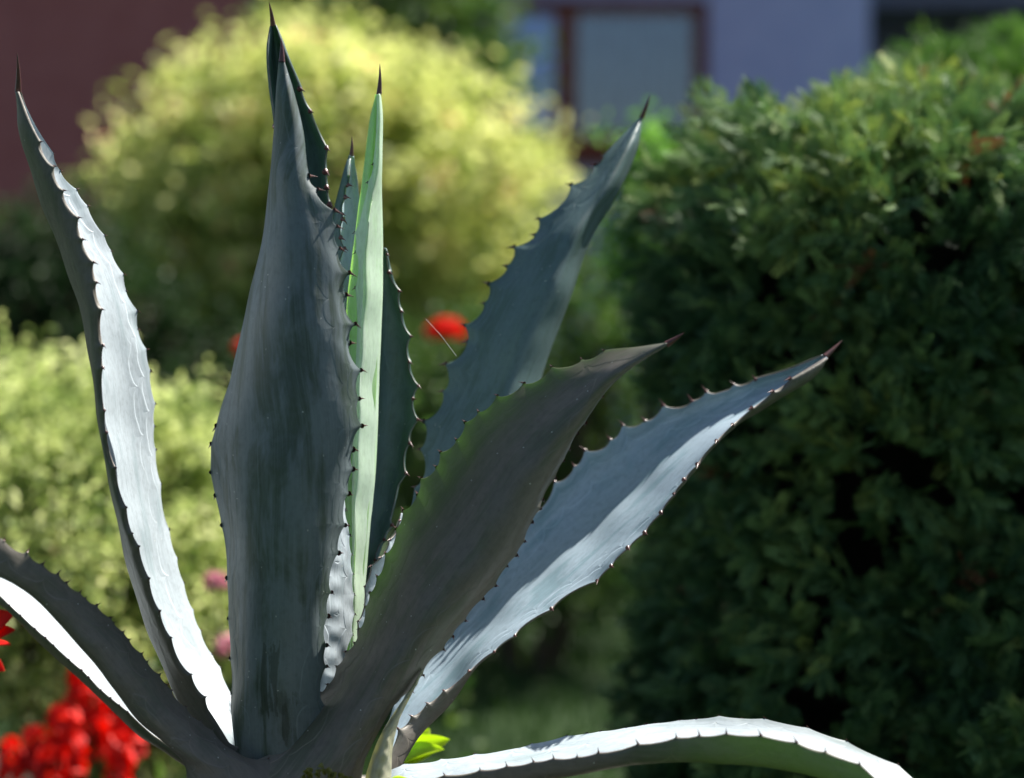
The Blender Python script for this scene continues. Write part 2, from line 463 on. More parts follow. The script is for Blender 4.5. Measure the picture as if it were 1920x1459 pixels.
M_bark = simple('shrub_bark', (0.06, 0.042, 0.03), (0.10, 0.075, 0.05), 30, 0.9, 0.6, 0.005)
G = c4
M_yellow = foliage_mat('golden_leaves', [(0.0, G(.09, .14, .04)), (.3, G(.28, .34, .09)), (.6, G(.60, .62, .26)), (.86, G(.78, .76, .42)), (1.0, G(.66, .36, .26))], 0.45)
M_lime = foliage_mat('light_green_leaves', [(0.0, G(.04, .07, .02)), (.35, G(.18, .25, .07)), (.60, G(.52, .58, .24)), (1.0, G(.88, .88, .54))], 0.42)
M_mid = foliage_mat('mid_green_leaves', [(0.0, G(.02, .05, .015)), (.5, G(.06, .12, .03)), (1.0, G(.14, .20, .05))], 0.35)
M_deep = foliage_mat('dark_green_leaves', [(0.0, G(.010, .025, .010)), (.6, G(.03, .065, .02)), (1.0, G(.06, .11, .03))], 0.25)

M_fresh = foliage_mat('fresh_green_leaves', [(0.0, G(.03, .08, .015)), (.5, G(.10, .24, .04)), (1.0, G(.24, .42, .09))], 0.4)
def blob(px, py, d, rx, rz, ry=None):
    return (P(px, py, d), (rx * K * d, (ry if ry else rx) * K * d * 0.9, rz * K * d))
def ground(px, d): 
    p = P(px, 700, d); return (p[0], p[1], 0.0)

bush('golden_shrub', 'large rounded golden yellow-green shrub between the two houses', 'shrub',
     [blob(610, 360, 8.3, 270, 190), blob(440, 420, 8.2, 190, 180), blob(800, 390, 8.3, 185, 175), blob(640, 560, 8.5, 270, 120), blob(600, 235, 8.3, 195, 95), blob(260, 330, 8.3, 40, 45)],
     36000, 0.052, M_yellow, ground(640, 8.5), tseed=1.0, lump=0.22, trunks=8, clump=1.2)
bush('green_tree', 'mid green tree rising behind the right top of the golden shrub', 'tree',
     [blob(690, 50, 11.0, 150, 70), blob(800, 70, 11.0, 90, 80), blob(860, 150, 10.8, 75, 80), blob(640, 60, 11.2, 90, 60)],
     9000, 0.07, M_mid, ground(800, 11), tseed=2.0)
bush('dark_round_shrub', 'dark green shrub low in front of the mauve wall at the left', 'shrub',
     [blob(95, 520, 7.2, 95, 105), blob(40, 640, 7.2, 160, 150), blob(200, 620, 7.4, 120, 120)], 12000, 0.035, M_deep, ground(95, 7.2), tseed=3.0)
bush('light_green_shrub', 'sunlit light green shrub behind the left agave leaves', 'shrub',
     [blob(60, 895, 4.3, 250, 165), blob(270, 918, 4.3, 165, 150), blob(120, 1120, 4.2, 310, 230), blob(390, 1080, 4.35, 90, 230), blob(330, 1250, 4.3, 180, 190)],
     44000, 0.021, M_lime, ground(150, 4.3), tseed=4.0, lump=0.12, trunks=7, clump=1.3)
bush('low_green_shrub', 'mid green shrub between the golden shrub and the conifer hedge', 'shrub',
     [blob(1110, 590, 6.6, 95, 90), blob(1060, 700, 6.8, 140, 130), blob(900, 820, 7.0, 200, 190), blob(1040, 950, 7.0, 210, 210)],
     16000, 0.035, M_mid, ground(1000, 7.0), tseed=5.0)
bush('shady_shrub', 'very dark shrub in the shade under the golden shrub', 'shrub',
     [blob(560, 760, 7.6, 380, 130), blob(760, 830, 7.6, 220, 170), blob(1020, 1080, 7.4, 180, 130)], 14000, 0.035, M_deep, ground(700, 7.6), tseed=6.0)
bush('bright_leafy_shrub', 'small bright green shrub beside the upper left of the conifer hedge', 'shrub',
     [blob(1212, 335, 5.2, 26, 38), blob(1230, 450, 5.2, 40, 100)], 3600, 0.028, M_fresh, ground(1330, 5.2), tseed=7.0)

# conifer: flat scaly sprays hanging in tufts
def spray_template():
    V, F = [], []
    def scale_leaf(p, q, wd, off):
        p = np.array(p, float); q = np.array(q, float)
        d = q - p; n = np.array([-d[1], d[0], 0]); n /= np.linalg.norm(n) + 1e-9
        m = p * .55 + q * .45
        k = len(V)
        V.extend([p, m + n * wd + [0, 0, off], q, m - n * wd + [0, 0, off]]); F.append([k, k + 1, k + 2, k + 3])
    scale_leaf((0, 0, 0), (0.5, 0, .02), .024, .02); scale_leaf((.45, 0, .02), (1, 0, -.10), .024, .0)
    for i, s in enumerate((0.12, 0.28, 0.45, 0.62, 0.78)):
        for sg in (1, -1):
            L = 0.46 * (1 - 0.6 * s)
            q = (s + L * .75, sg * L * .62, -.05)
            scale_leaf((s, 0, 0), q, .020, .025)
            scale_leaf((s + L * .35, sg * L * .28, -.01), (s + L * 1.0, sg * L * .22, -.02), .018, -.02)
    return np.array(V), np.array(F)
SV, SF = spray_template()

def conifer(name, label, cat, centre, half, top, mat, ntuft, base, seed, power=3.0, size=0.042, cone=0.0, reach=0.085):
    """clipped conifer: superellipse in plan, from the ground to `top`, rounded shoulder; only tufts on its outer skin"""
    t = empty(name, base, label, cat)
    cx, cy = centre
    def hull(th, h):
        # h 0..1 of the height; radius shrinks at the shoulder
        shoulder = np.where(h > 0.93, (1 - (np.maximum(h - 0.93, 0) / 0.07) ** 2.2 * 0.20), 1 + 0.06 * (0.93 - h) + 0.48 * np.maximum(0.58 - h, 0))
        if cone: shoulder = 1.05 - cone * h
        r = (np.abs(np.cos(th)) ** power + np.abs(np.sin(th)) ** power) ** (-1 / power)
        x = cx + half[0] * r * np.cos(th) * shoulder
        y = cy + half[1] * r * np.sin(th) * shoulder
        return x, y, shoulder
    n1 = int(ntuft * .84)
    th = RNG.random(n1) * 2 * math.pi; h = RNG.random(n1)
    x, y, _ = hull(th, h)
    pos = np.stack([x, y, h * top], 1)
    out = np.stack([np.cos(th), np.sin(th), np.where(h > .94, (h - .94) * 10, 0.05 + cone * .6)], 1)
    n2 = ntuft - n1
    q = RNG.random((n2, 2)) * 2 - 1
    px_ = cx + q[:, 0] * half[0] * .72 * (1 - cone); py_ = cy + q[:, 1] * half[1] * .72 * (1 - cone)
    pos = np.concatenate([pos, np.stack([px_, py_, top * (1.0 - 0.03 * (q ** 2).sum(1))], 1)])
    out = np.concatenate([out, np.tile([0, 0, 1.0], (n2, 1)) + 0.5 * rand_dirs(n2)])
    out /= np.linalg.norm(out, axis=1)[:, None]
    prot = 0.028 * vnoise(pos, 8.0, seed) + 0.034 * vnoise(pos, 21.0, seed + 2) + 0.016 * RNG.normal(size=len(pos))
    pos = pos + out * prot[:, None]
    keep = vnoise(pos, 15.0, seed + 4) + 0.5 * vnoise(pos, 34.0, seed + 8) > -0.70
    pos, out = pos[keep], out[keep]
    m = 22
    Nn = len(pos) * m
    # branchlet axis of each tuft: outwards, drooping or rising
    ax = out + rand_dirs(len(out)) * 0.65 + np.array([0, 0, 0.12])
    ax /= np.linalg.norm(ax, axis=1)[:, None]
    A = np.repeat(ax, m, 0)
    s = RNG.random((Nn, 1))
    D = A * 0.55 + rand_dirs(Nn) * 0.42 + np.array([0, 0, -0.05]); D /= np.linalg.norm(D, axis=1)[:, None]
    origin = np.repeat(pos, m, 0) + A * (s * reach - 0.035)
    Bv = np.cross(D, rand_dirs(Nn)); Bv /= np.linalg.norm(Bv, axis=1)[:, None]
    Cv = np.cross(D, Bv)
    sc = size * (0.6 + 0.7 * RNG.random(Nn))
    verts = origin[:, None, :] + sc[:, None, None] * (SV[None, :, 0, None] * D[:, None, :] + SV[None, :, 1, None] * Bv[:, None, :] + SV[None, :, 2, None] * Cv[:, None, :])
    faces = (np.arange(Nn) * len(SV))[:, None, None] + SF[None]
    tt = np.clip(0.40 + 0.28 * np.repeat(vnoise(pos, 9.0, seed + 9), m) + 0.15 * RNG.normal(size=Nn) + 0.12 * (np.repeat(pos[:, 2], m) > top * .93), 0, 0.93)  # sprays near the top tinted lighter to imitate sunlight there
    dead = np.repeat(RNG.random(len(pos)) < 0.035, m) & (RNG.random(Nn) < .35)
    tt[dead] = 1.0
    o = mesh_np('foliage', verts.reshape(-1, 3), faces.reshape(-1, 4), mat, t, smooth=False, attrs={'tint': ('FLOAT', np.repeat(tt, len(SV)))})
    o['kind'] = 'stuff'
    # dark closed hull, added to block light inside the foliage
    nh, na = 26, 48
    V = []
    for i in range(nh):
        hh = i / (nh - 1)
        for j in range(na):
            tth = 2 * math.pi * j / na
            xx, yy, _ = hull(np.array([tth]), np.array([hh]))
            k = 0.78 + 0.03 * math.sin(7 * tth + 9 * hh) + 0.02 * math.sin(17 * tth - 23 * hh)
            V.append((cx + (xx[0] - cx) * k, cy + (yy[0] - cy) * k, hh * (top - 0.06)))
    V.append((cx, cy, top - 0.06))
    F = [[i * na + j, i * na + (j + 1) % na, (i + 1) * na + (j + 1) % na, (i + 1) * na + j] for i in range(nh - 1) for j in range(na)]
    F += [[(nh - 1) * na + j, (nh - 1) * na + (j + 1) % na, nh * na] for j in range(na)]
    mesh_np('dark_core_hull', np.array(V), F, M_core, t)
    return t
M_core = simple('hedge_dark_core', (0.006, 0.008, 0.004), (0.016, 0.013, 0.008), 40, 0.95, 1.0, 0.02, 0.1)  # near-black so gaps between the tufts look like deep shade
M_thuja = foliage_mat('conifer_sprays', [(0.0, G(.016, .045, .020)), (.35, G(.065, .145, .055)), (.65, G(.19, .30, .10)), (.93, G(.36, .42, .10)), (1.0, G(.22, .08, .04))], 0.16, 0.62, 1.4)
M_thuja2 = foliage_mat('bright_conifer_sprays', [(0.0, G(.03, .07, .018)), (.4, G(.07, .15, .035)), (.7, G(.13, .25, .05)), (1.0, G(.24, .36, .07))], 0.28, 0.45, 1.5)
hc = P(1700, 700, 3.16)
htop = P(1500, 150, 3.3)[2]
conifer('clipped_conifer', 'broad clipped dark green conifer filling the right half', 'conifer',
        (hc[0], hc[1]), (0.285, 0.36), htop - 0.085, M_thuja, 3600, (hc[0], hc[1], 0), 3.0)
hc2 = P(1900, 700, 4.35)
conifer('bright_green_conifer', 'brighter green conifer showing above the right end of the big one', 'conifer',
        (hc2[0], hc2[1]), (0.27, 0.3), P(1800, 98, 4.2)[2] - 0.03, M_thuja2, 1300, (hc2[0], hc2[1], 0), 8.0)

hc3 = P(2010, 700, 2.98)  # extra mound, added to give sunlit flecks at the lower right
conifer('added_conifer_mound', 'added lower conifer mound at the right edge, shaped to catch sun flecks', 'conifer',
        (hc3[0], hc3[1]), (0.36, 0.50), P(1960, 420, 2.9)[2], M_thuja, 2200, (hc3[0], hc3[1], 0), 12.0, power=2.2, cone=0.85)
# grass blades on the seen strip of lawn
M_grass = foliage_mat('grass_blades', [(0.0, G(.010, .030, .006)), (.6, G(.022, .056, .010)), (1.0, G(.045, .085, .015))], 0.25)
ng = 26000
gp = np.stack([RNG.uniform(-1.6, 1.6, ng), RNG.uniform(4.6, 9.5, ng), np.zeros(ng)], 1)
gd = rand_dirs(ng) * .4 + np.array([0, 0, 1.0]); gs = np.cross(gd, rand_dirs(ng)); gs /= np.linalg.norm(gs, axis=1)[:, None]
gl = RNG.uniform(.04, .09, ng)[:, None]
gv = np.stack([gp - gs * .003, gp + gs * .003, gp + gd * gl], 1).reshape(-1, 3)
gr = mesh_np('grass', gv, np.arange(ng * 3).reshape(-1, 3), M_grass, smooth=False, attrs={'tint': ('FLOAT', np.repeat(RNG.random(ng), 3))})
props(gr, 'short green lawn grass between the shrubs', 'grass', kind='stuff')

# ------------------------------------------------------------------ the agave
def hermite(ts, pts, t):
    """smooth curve through pts (M,3) at parameters ts, evaluated at t (n,)"""
    ts = np.asarray(ts); pts = np.asarray(pts, float)
    m = np.zeros_like(pts)
    d = (pts[1:] - pts[:-1]) / (ts[1:] - ts[:-1])[:, None]
    m[0], m[-1] = d[0], d[-1]
    h0 = (ts[1:-1] - ts[:-2])[:, None]; h1 = (ts[2:] - ts[1:-1])[:, None]
    m[1:-1] = (d[:-1] * h1 + d[1:] * h0) / (h0 + h1)
    i = np.clip(np.searchsorted(ts, t, side='right') - 1, 0, len(ts) - 2)
    h = (ts[i + 1] - ts[i]); s = ((t - ts[i]) / h)[:, None]; h = h[:, None]
    s2, s3 = s * s, s * s * s
    return (2 * s3 - 3 * s2 + 1) * pts[i] + (s3 - 2 * s2 + s) * h * m[i] + (-2 * s3 + 3 * s2) * pts[i + 1] + (s3 - s2) * h * m[i + 1]

agave = empty('agave', P(560, 1440, 2.2), 'large blue-grey agave with spiny toothed leaves in front of everything', 'agave')

spine_meshes = []
for k in range(5):
    L, r0, hook = 1.0, 0.26, (0.10, 0.22, 0.0, 0.3, 0.15)[k]
    pts = [(q * L, -hook * q * q, 0) for q in (0, .12, .3, .55, .8, 1.0)]
    V, F = tube_arrays(pts, [r0 * 1.5, r0 * 1.0, r0 * .62, r0 * .36, r0 * .16, 0.01], 8)
    me = bpy.data.meshes.new('marginal_spine')
    me.from_pydata([tuple(v) for v in V], [], [list(map(int, f)) for f in F])
    me.materials.append(M_spine)
    for p in me.polygons: p.use_smooth = True
    spine_meshes.append(me)

def spine_at(pos, dirv, upv, length, parent, k):
    o = bpy.data.objects.new('marginal_spine', spine_meshes[k % 5])
    x = Vector(dirv).normalized(); z = x.cross(Vector(upv)).normalized(); y = z.cross(x)
    M = Matrix((x, y, z)).transposed().to_4x4()
    loc = Vector([float(v) for v in pos]) - x * length * 0.15 - wloc(parent)
    o.matrix_basis = Matrix.Translation(loc) @ M @ Matrix.Diagonal((length, length * .62, length * .62, 1))
    COL.objects.link(o); o.parent = parent
    return o

def cone_spine(base, tip, r, parent, bend=0.04):
    base = np.array(base); tip = np.array(tip)
    L = np.linalg.norm(tip - base)
    side = np.array([1.0, 0, 0]) * bend * L
    qs = np.linspace(0, 1, 9)
    pts = [base * (1 - q) + tip * q + side * 4 * q * (1 - q) * .5 for q in qs]
    V, F = tube_arrays(pts, [r * (1 - q) ** .85 + 0.00015 for q in qs], 10)
    return mesh_np('terminal_spine', V, F, M_spine, parent)

def leaf(label, stations, tip=None, mats=(None, None), teeth0=None, teeth1=None, flip=False, thick=0.004, auto=(0.034, 0.034),
         amp=(0.16, 0.16), spine_len=0.0055, NU=420, NV=26, spine_r=0.003, warp=0.0012, spines=(True, True), dscale=1.0, lean=0.0, dadd=None):
    """stations: list along the leaf, tip end first; each a list of rails (x, y, distance) from margin 0 to margin 1."""
    stations = [[(x, y, (lambda md: md + (d - md) * dscale + lean * (1 - i / (len(stations) - 1)))(sum(q[2] for q in st) / len(st)) + (dadd[k] * min(1, i / 3) if dadd else 0))
                 for k, (x, y, d) in enumerate(st)] for i, st in enumerate(stations)]
    S = np.array([[P(*r) for r in st] for st in stations])            # M,K,3
    M_, K_ = S.shape[:2]
    step = np.linalg.norm(np.diff(S.mean(1), axis=0), axis=1)
    ts = np.concatenate([[0], np.cumsum(step)]); total = ts[-1]; ts = ts / total
    us = np.linspace(0, 1, NU)
    R = np.stack([hermite(ts, S[:, k], us) for k in range(K_)], 1)     # NU,K,3
    R0 = R.copy()
    toothpts = [[], []]
    for side, (k, kn, tl) in enumerate(((0, 1, teeth0), (K_ - 1, K_ - 2, teeth1))):
        cur = R[:, k]
        rel = cur - np.array([0, 0, CAM_Z])
        dist = rel[:, 1] * cp - rel[:, 2] * sp
        up = rel[:, 1] * sp + rel[:, 2] * cp
        px = np.stack([960 + rel[:, 0] / dist / K, 729.5 - up / dist / K], 1)
        idx, off = [], []
        arcl = np.concatenate([[0], np.cumsum(np.linalg.norm(np.diff(cur, axis=0), axis=1))])
        if tl:
            for (tx, ty) in tl:
                j = int(np.argmin(((px - [tx, ty]) ** 2).sum(1)))
                dd = np.array([tx, ty]) - px[j]
                n = np.linalg.norm(dd)
                if n > 26: dd = dd * 26 / n
                idx.append(j); off.append(dd)
        order = np.argsort(idx) if idx else []
        idx = [idx[q] for q in order]; off = [off[q] for q in order]
        # fill stretches without listed teeth
        sp_a = auto[side]
        if sp_a:
            full = list(zip(idx, off)); marks = [0] + idx + [NU - 1]; add = []
            for a, b in zip(marks[:-1], marks[1:]):
                gap = arcl[b] - arcl[a]
                if gap > 1.9 * sp_a:
                    nn = int(gap / sp_a)
                    for q in range(1, nn + (1 if b == NU - 1 or b == marks[-1] else 0)):
                        target = arcl[a] + gap * (q + random.uniform(-.22, .22)) / nn
                        j = min(NU - 1, int(np.searchsorted(arcl, target)))
                        if a == 0 and arcl[j] < 0.10: continue
                        if j < NU - 4: add.append((j, np.array([0.0, 0.0])))
            full = sorted(full + add, key=lambda z: z[0])
            idx = [z[0] for z in full]; off = [z[1] for z in full]
        di, do = [], []
        for a, b in zip(idx, off):
            if di and a - di[-1] < 4: continue
            di.append(a); do.append(b)
        if not di: continue
        fi = np.array([0] + di + [NU - 1]); fo = np.array([[0, 0]] + [list(q) for q in do] + [[0, 0]], float)
        ox = np.interp(np.arange(NU), fi, fo[:, 0]); oy = np.interp(np.arange(NU), fi, fo[:, 1])
        nd = R[:, kn] - cur
        nl = np.linalg.norm(nd, axis=1)[:, None] + 1e-9
        inward = nd / nl
        inset = np.zeros(NU)
        for a, b in zip(fi[:-1], fi[1:]):
            if a == 0: continue
            L = arcl[b] - arcl[a]
            s = (np.arange(a, b + 1) - a) / max(1, b - a)
            s = s ** random.uniform(0.8, 1.25)
            inset[a:b + 1] = np.minimum(1.5 * amp[side] * L, 0.014) * (4 * s * (1 - s)) ** 0.7
        inset = np.minimum(inset, nl[:, 0] * .5)
        newc = cur + inward * inset[:, None]
        newc = newc + np.outer(ox * K * dist, [1, 0, 0]) + np.outer(-oy * K * dist, [0, sp, cp])
        R[:, k] = newc
        for a in di: toothpts[side].append((a, newc[a].copy(), -inward[a]))
    # sections through the rails
    kp = np.arange(K_, dtype=float)
    vs = (1 - np.cos(np.pi * np.linspace(0, 1, NV))) / 2 * (K_ - 1)
    grid = np.stack([hermite(kp, R[i], vs) for i in range(NU)], 0)     # NU,NV,3
    # faint lengthwise waviness of the blade
    du = np.gradient(grid, axis=0); dv = np.gradient(grid, axis=1)
    nrm = np.cross(du, dv); nrm /= np.linalg.norm(nrm, axis=2)[:, :, None] + 1e-12
    if flip: nrm = -nrm
    vv = np.linspace(0, 1, NV)
    seed = (abs(hash(label)) % 97) if False else sum(map(ord, label)) % 97
    edgew = (1 - (2 * vv - 1) ** 2)
    wob = warp * (np.sin(us * 23 + seed)[:, None] * np.cos(vv * 6 + seed)[None] + 0.6 * np.sin(us * 61 + seed * 2)[:, None] * np.sin(vv * 9)[None])
    grid = grid + nrm * (wob * edgew[None])[:, :, None]
    grid0 = np.stack([hermite(kp, R0[i], vs) for i in range(NU)], 0)
    arc = np.concatenate([np.zeros((NU, 1)), np.cumsum(np.linalg.norm(np.diff(grid0, axis=1), axis=2), axis=1)], 1)
    wid = arc[:, -1:]
    ulen = us * total
    th = 0.0007 + thick * (edgew[None] ** 0.7) * np.minimum(1, wid / 0.05) 
    top = grid; bot = grid + nrm * th[:, :, None]
    def pos_attr():
        Wc = arc - wid / 2
        D = np.minimum(arc, wid - arc)
        return np.stack([np.broadcast_to(ulen[:, None], arc.shape), Wc, D], 2).reshape(-1, 3)
    at = pos_attr()
    n0 = NU * NV
    ii = (np.arange(NU - 1)[:, None] * NV + np.arange(NV - 1)[None]).ravel()
    ft = np.stack([ii, ii + 1, ii + NV + 1, ii + NV], 1)
    fb = np.stack([ii, ii + NV, ii + NV + 1, ii + 1], 1) + n0
    if flip: pass
    r = np.arange(NU - 1) * NV
    e0 = np.stack([r, r + NV, r + NV + n0, r + n0], 1)
    r2 = r + NV - 1
    e1 = np.stack([r2, r2 + n0, r2 + NV + n0, r2 + NV], 1)
    c = np.arange(NV - 1)
    c0 = np.stack([c, c + n0, c + 1 + n0, c + 1], 1)
    c1 = c0 + (NU - 1) * NV
    F = np.concatenate([ft, fb, e0, e1, c0, c1])
    mi = np.concatenate([np.zeros(len(ft)), np.ones(len(fb)), np.full(len(e0) + len(e1), 2), np.zeros(len(c0) + len(c1))])
    o = mesh_np('leaf', np.concatenate([top.reshape(-1, 3), bot.reshape(-1, 3)]), F, [mats[0], mats[1], M_rim], agave, midx=mi,
                attrs={'leafpos': ('FLOAT_VECTOR', np.concatenate([at, at]))})
    if label: o['label'] = label
    me = o.data
    # spines
    q = 0
    for side in (0, 1):
        if not spines[side]: continue
        for (a, pos, outw) in toothpts[side]:
            i0, i1 = max(0, a - 3), min(NU - 1, a + 3)
            along = R[i1, 0 if side == 0 else K_ - 1] - R[i0, 0 if side == 0 else K_ - 1]
            along = along / (np.linalg.norm(along) + 1e-9)
            fade = min(1.0, 1.75 - 1.25 * a / NU) * 1.55
            d = outw + along * random.uniform(-.05, .45)
            spine_at(pos + nrm[a, 0] * .0004, d, -along, spine_len * fade * random.uniform(.8, 1.25), o, q); q += 1
    if tip is not None:
        cone_spine(S[0].mean(0), P(*tip), spine_r, o)
    return o

mo = (M_lit_in, M_out); om = (M_out, M_in)
# 1 tall left leaf -- rails: far margin, inner, inner/keel, keel silhouette, near wall, near margin
leaf('tall left leaf leaning outwards with its channel in full sun',
 [[(36,172,2.150),(35,172,2.152),(33,172,2.152),(31,172,2.146),(33,172,2.142),(36,172,2.140)],
  [(66,242,2.165),(56,242,2.172),(46,240,2.170),(42,240,2.150),(50,240,2.135),(62,238,2.128)],
  [(112,318,2.190),(96,325,2.200),(80,325,2.190),(66,322,2.155),(84,318,2.125),(104,313,2.120)],
  [(197,441,2.225),(170,448,2.238),(140,448,2.215),(114,446,2.165),(130,442,2.120),(156,440,2.110)],
  [(259,583,2.250),(232,590,2.262),(190,590,2.235),(158,588,2.170),(172,584,2.115),(194,582,2.105)],
  [(286,712,2.262),(262,716,2.275),(222,718,2.250),(186,712,2.180),(186,705,2.120),(195,700,2.105)],
  [(296,850,2.270),(280,856,2.285),(246,860,2.262),(206,852,2.190),(203,845,2.125),(212,842,2.110)],
  [(318,992,2.275),(306,1000,2.292),(276,1006,2.270),(234,1000,2.200),(238,990,2.135),(249,985,2.118)],
  [(362,1140,2.272),(350,1150,2.290),(318,1160,2.270),(276,1152,2.205),(286,1138,2.150),(300,1130,2.132)],
  [(412,1250,2.262),(400,1270,2.278),(372,1285,2.260),(322,1275,2.205),(340,1260,2.165),(362,1255,2.150)],
  [(450,1330,2.250),(450,1350,2.255),(430,1370,2.240),(372,1375,2.195),(395,1350,2.175),(414,1335,2.165)],
  [(480,1410,2.240),(480,1420,2.240),(460,1440,2.230),(410,1450,2.190),(430,1420,2.180),(450,1400,2.175)]],
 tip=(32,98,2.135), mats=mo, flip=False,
 teeth0=[(101,288),(114,320),(145,355),(165,386),(197,441),(209,470),(233,514),(237,545),(259,583),(259,617),(276,655),(283,696),(292,757),(290,799),(293,843),(318,992),(333,1046),(345,1092),(363,1143),(377,1182),(398,1226),(414,1251)],
 teeth1=[(77,266),(103,312),(121,357),(149,408),(157,449),(178,492),(183,530),(193,580),(195,648),(194,690),(197,770),(201,811),(218,877),(238,951),(249,1000),(262,1024),(281,1084),(301,1145),(322,1195),(360,1264),(387,1306)],
 amp=(0.11, 0.13), spine_len=0.0042, dadd=(.032, -.004, -.014, 0, 0, 0))

# 2 leaf behind the big front leaf
leaf('tall leaf whose tip rises behind the big front leaf',
 [[(507,48,2.26),(510,47,2.262),(513,47,2.262),(517,48,2.26)],
  [(503,92,2.25),(512,90,2.275),(522,88,2.275),(531,92,2.255)],
  [(508,160,2.25),(522,160,2.285),(542,160,2.285),(562,165,2.26)],
  [(518,250,2.25),(540,250,2.30),(575,250,2.30),(600,250,2.265)],
  [(520,380,2.25),(545,380,2.31),(590,380,2.31),(616,380,2.27)],
  [(500,600,2.21),(535,600,2.255),(590,600,2.255),(625,600,2.23)],
  [(500,850,2.18),(535,850,2.215),(580,850,2.215),(615,850,2.19)],
  [(500,1100,2.18),(535,1100,2.205),(575,1100,2.205),(600,1100,2.19)],
  [(510,1400,2.19),(530,1400,2.205),(560,1400,2.205),(580,1400,2.195)]],
 tip=(504,3,2.25), mats=(M_back, M_back), flip=True,
 teeth1=[(564,167),(583,209),(614,278),(612,323),(614,352),(620,384)], amp=(0.08, 0.18), spine_len=0.0085, spine_r=0.0026)

# 3 big front leaf, convex towards the viewer
leaf('broad dark front leaf standing upright, scarred with rubbed marks near its foot',
 [[(526,117,2.128),(524,116,2.126),(526,115,2.124),(529,114,2.124),(532,115,2.125),(534,117,2.127)],
  [(524,160,2.148),(518,160,2.136),(522,160,2.124),(534,160,2.119),(544,162,2.121),(550,165,2.126)],
  [(524,240,2.165),(513,240,2.145),(520,240,2.124),(540,240,2.112),(558,242,2.115),(571,245,2.122)],
  [(530,330,2.205),(506,330,2.175),(515,330,2.124),(545,330,2.104),(568,330,2.107),(584,330,2.115)],
  [(520,440,2.215),(494,440,2.185),(508,440,2.122),(555,440,2.096),(602,440,2.102),(636,440,2.115)],
  [(480,570,2.215),(462,570,2.190),(485,570,2.125),(555,570,2.088),(622,570,2.100),(658,570,2.120)],
  [(440,690,2.205),(438,690,2.180),(470,690,2.118),(555,690,2.082),(638,690,2.100),(675,690,2.124)],
  [(404,810,2.175),(420,810,2.150),(465,810,2.105),(552,810,2.078),(640,810,2.100),(678,800,2.128)],
  [(402,900,2.172),(420,900,2.148),(468,900,2.102),(550,900,2.078),(630,900,2.108),(664,900,2.142)],
  [(420,1020,2.172),(434,1020,2.150),(474,1020,2.108),(545,1020,2.086),(608,1020,2.112),(640,1020,2.145)],
  [(430,1150,2.172),(442,1150,2.152),(476,1150,2.120),(538,1150,2.100),(592,1150,2.122),(617,1150,2.150)],
  [(434,1260,2.175),(444,1260,2.158),(474,1260,2.132),(532,1260,2.116),(588,1260,2.134),(613,1258,2.155)],
  [(428,1340,2.178),(440,1340,2.165),(472,1340,2.145),(528,1345,2.132),(580,1340,2.145),(620,1330,2.160)],
  [(440,1440,2.19),(452,1440,2.18),(480,1440,2.165),(528,1445,2.155),(575,1440,2.165),(610,1430,2.175)]],
 tip=(527,72,2.125), mats=(M_front, M_in), flip=True, thick=0.006,
 teeth0=[(405,800),(395,833),(394,886),(403,930),(415,985),(425,1085),(427,1160),(431,1235),(433,1300)],
 teeth1=[(580,330),(597,355),(628,395),(633,425),(638,466),(656,512),(650,553),(667,608),(657,643),(678,694),(675,747),(680,798),(663,843),(663,880),(655,926),(648,985),(636,1037),(622,1111),(616,1156),(613,1210),(613,1250)],
 amp=(0.06, 0.20), auto=(0, 0.04), spine_len=0.0072)

# 4 small folded leaf between the front leaf and the spear
leaf('slender folded leaf between the front leaf and the green spear',
 [[(655,293,2.262),(656,292,2.258),(658,292,2.260),(661,293,2.264),(664,293,2.268)],
  [(656,330,2.245),(648,330,2.250),(652,330,2.275),(660,332,2.29),(669,335,2.29)],
  [(650,375,2.240),(636,375,2.250),(645,378,2.285),(660,380,2.30),(676,380,2.30)],
  [(646,430,2.235),(628,430,2.250),(645,430,2.295),(668,430,2.31),(690,430,2.31)],
  [(640,520,2.235),(620,520,2.255),(645,520,2.30),(675,520,2.315),(700,520,2.315)],
  [(640,800,2.235),(620,800,2.26),(640,800,2.29),(660,800,2.30),(680,800,2.30)],
  [(630,1200,2.235),(610,1200,2.25),(620,1200,2.27),(635,1200,2.275),(650,1200,2.275)]],
 tip=(660,256,2.262), mats=(M_in, M_back), flip=True, teeth0=[(654,347),(650,370),(644,402),(645,412),(641,446),(648,466)], amp=(0.16, 0.05),
 spine_len=0.0062, spine_r=0.0022, thick=0.003)

# 5 central spear: two wrapped young leaves
leaf('bright green young spear leaf standing at the centre with sun behind it',
 [[(703,178,2.236),(704,177,2.232),(706,176,2.230),(710,177,2.232),(713,178,2.236)],
  [(698,220,2.250),(695,220,2.238),(698,220,2.226),(708,220,2.226),(713,220,2.236)],
  [(690,310,2.262),(683,310,2.244),(688,310,2.226),(700,310,2.224),(712,310,2.240)],
  [(676,430,2.270),(666,430,2.250),(674,430,2.230),(690,430,2.226),(712,430,2.246)],
  [(665,560,2.275),(652,560,2.255),(662,560,2.234),(682,560,2.230),(710,560,2.25)],
  [(660,720,2.275),(644,720,2.258),(655,720,2.236),(678,720,2.232),(706,720,2.25)],
  [(656,900,2.270),(640,900,2.255),(650,900,2.236),(670,900,2.232),(696,900,2.25)],
  [(648,1080,2.262),(636,1080,2.25),(645,1080,2.236),(660,1080,2.232),(682,1080,2.245)],
  [(640,1300,2.250),(634,1300,2.245),(640,1300,2.236),(650,1300,2.234),(664,1300,2.24)]],
 tip=None, mats=(M_young, M_young), flip=True, spines=(False, False), thick=0.0016, auto=(0, 0))
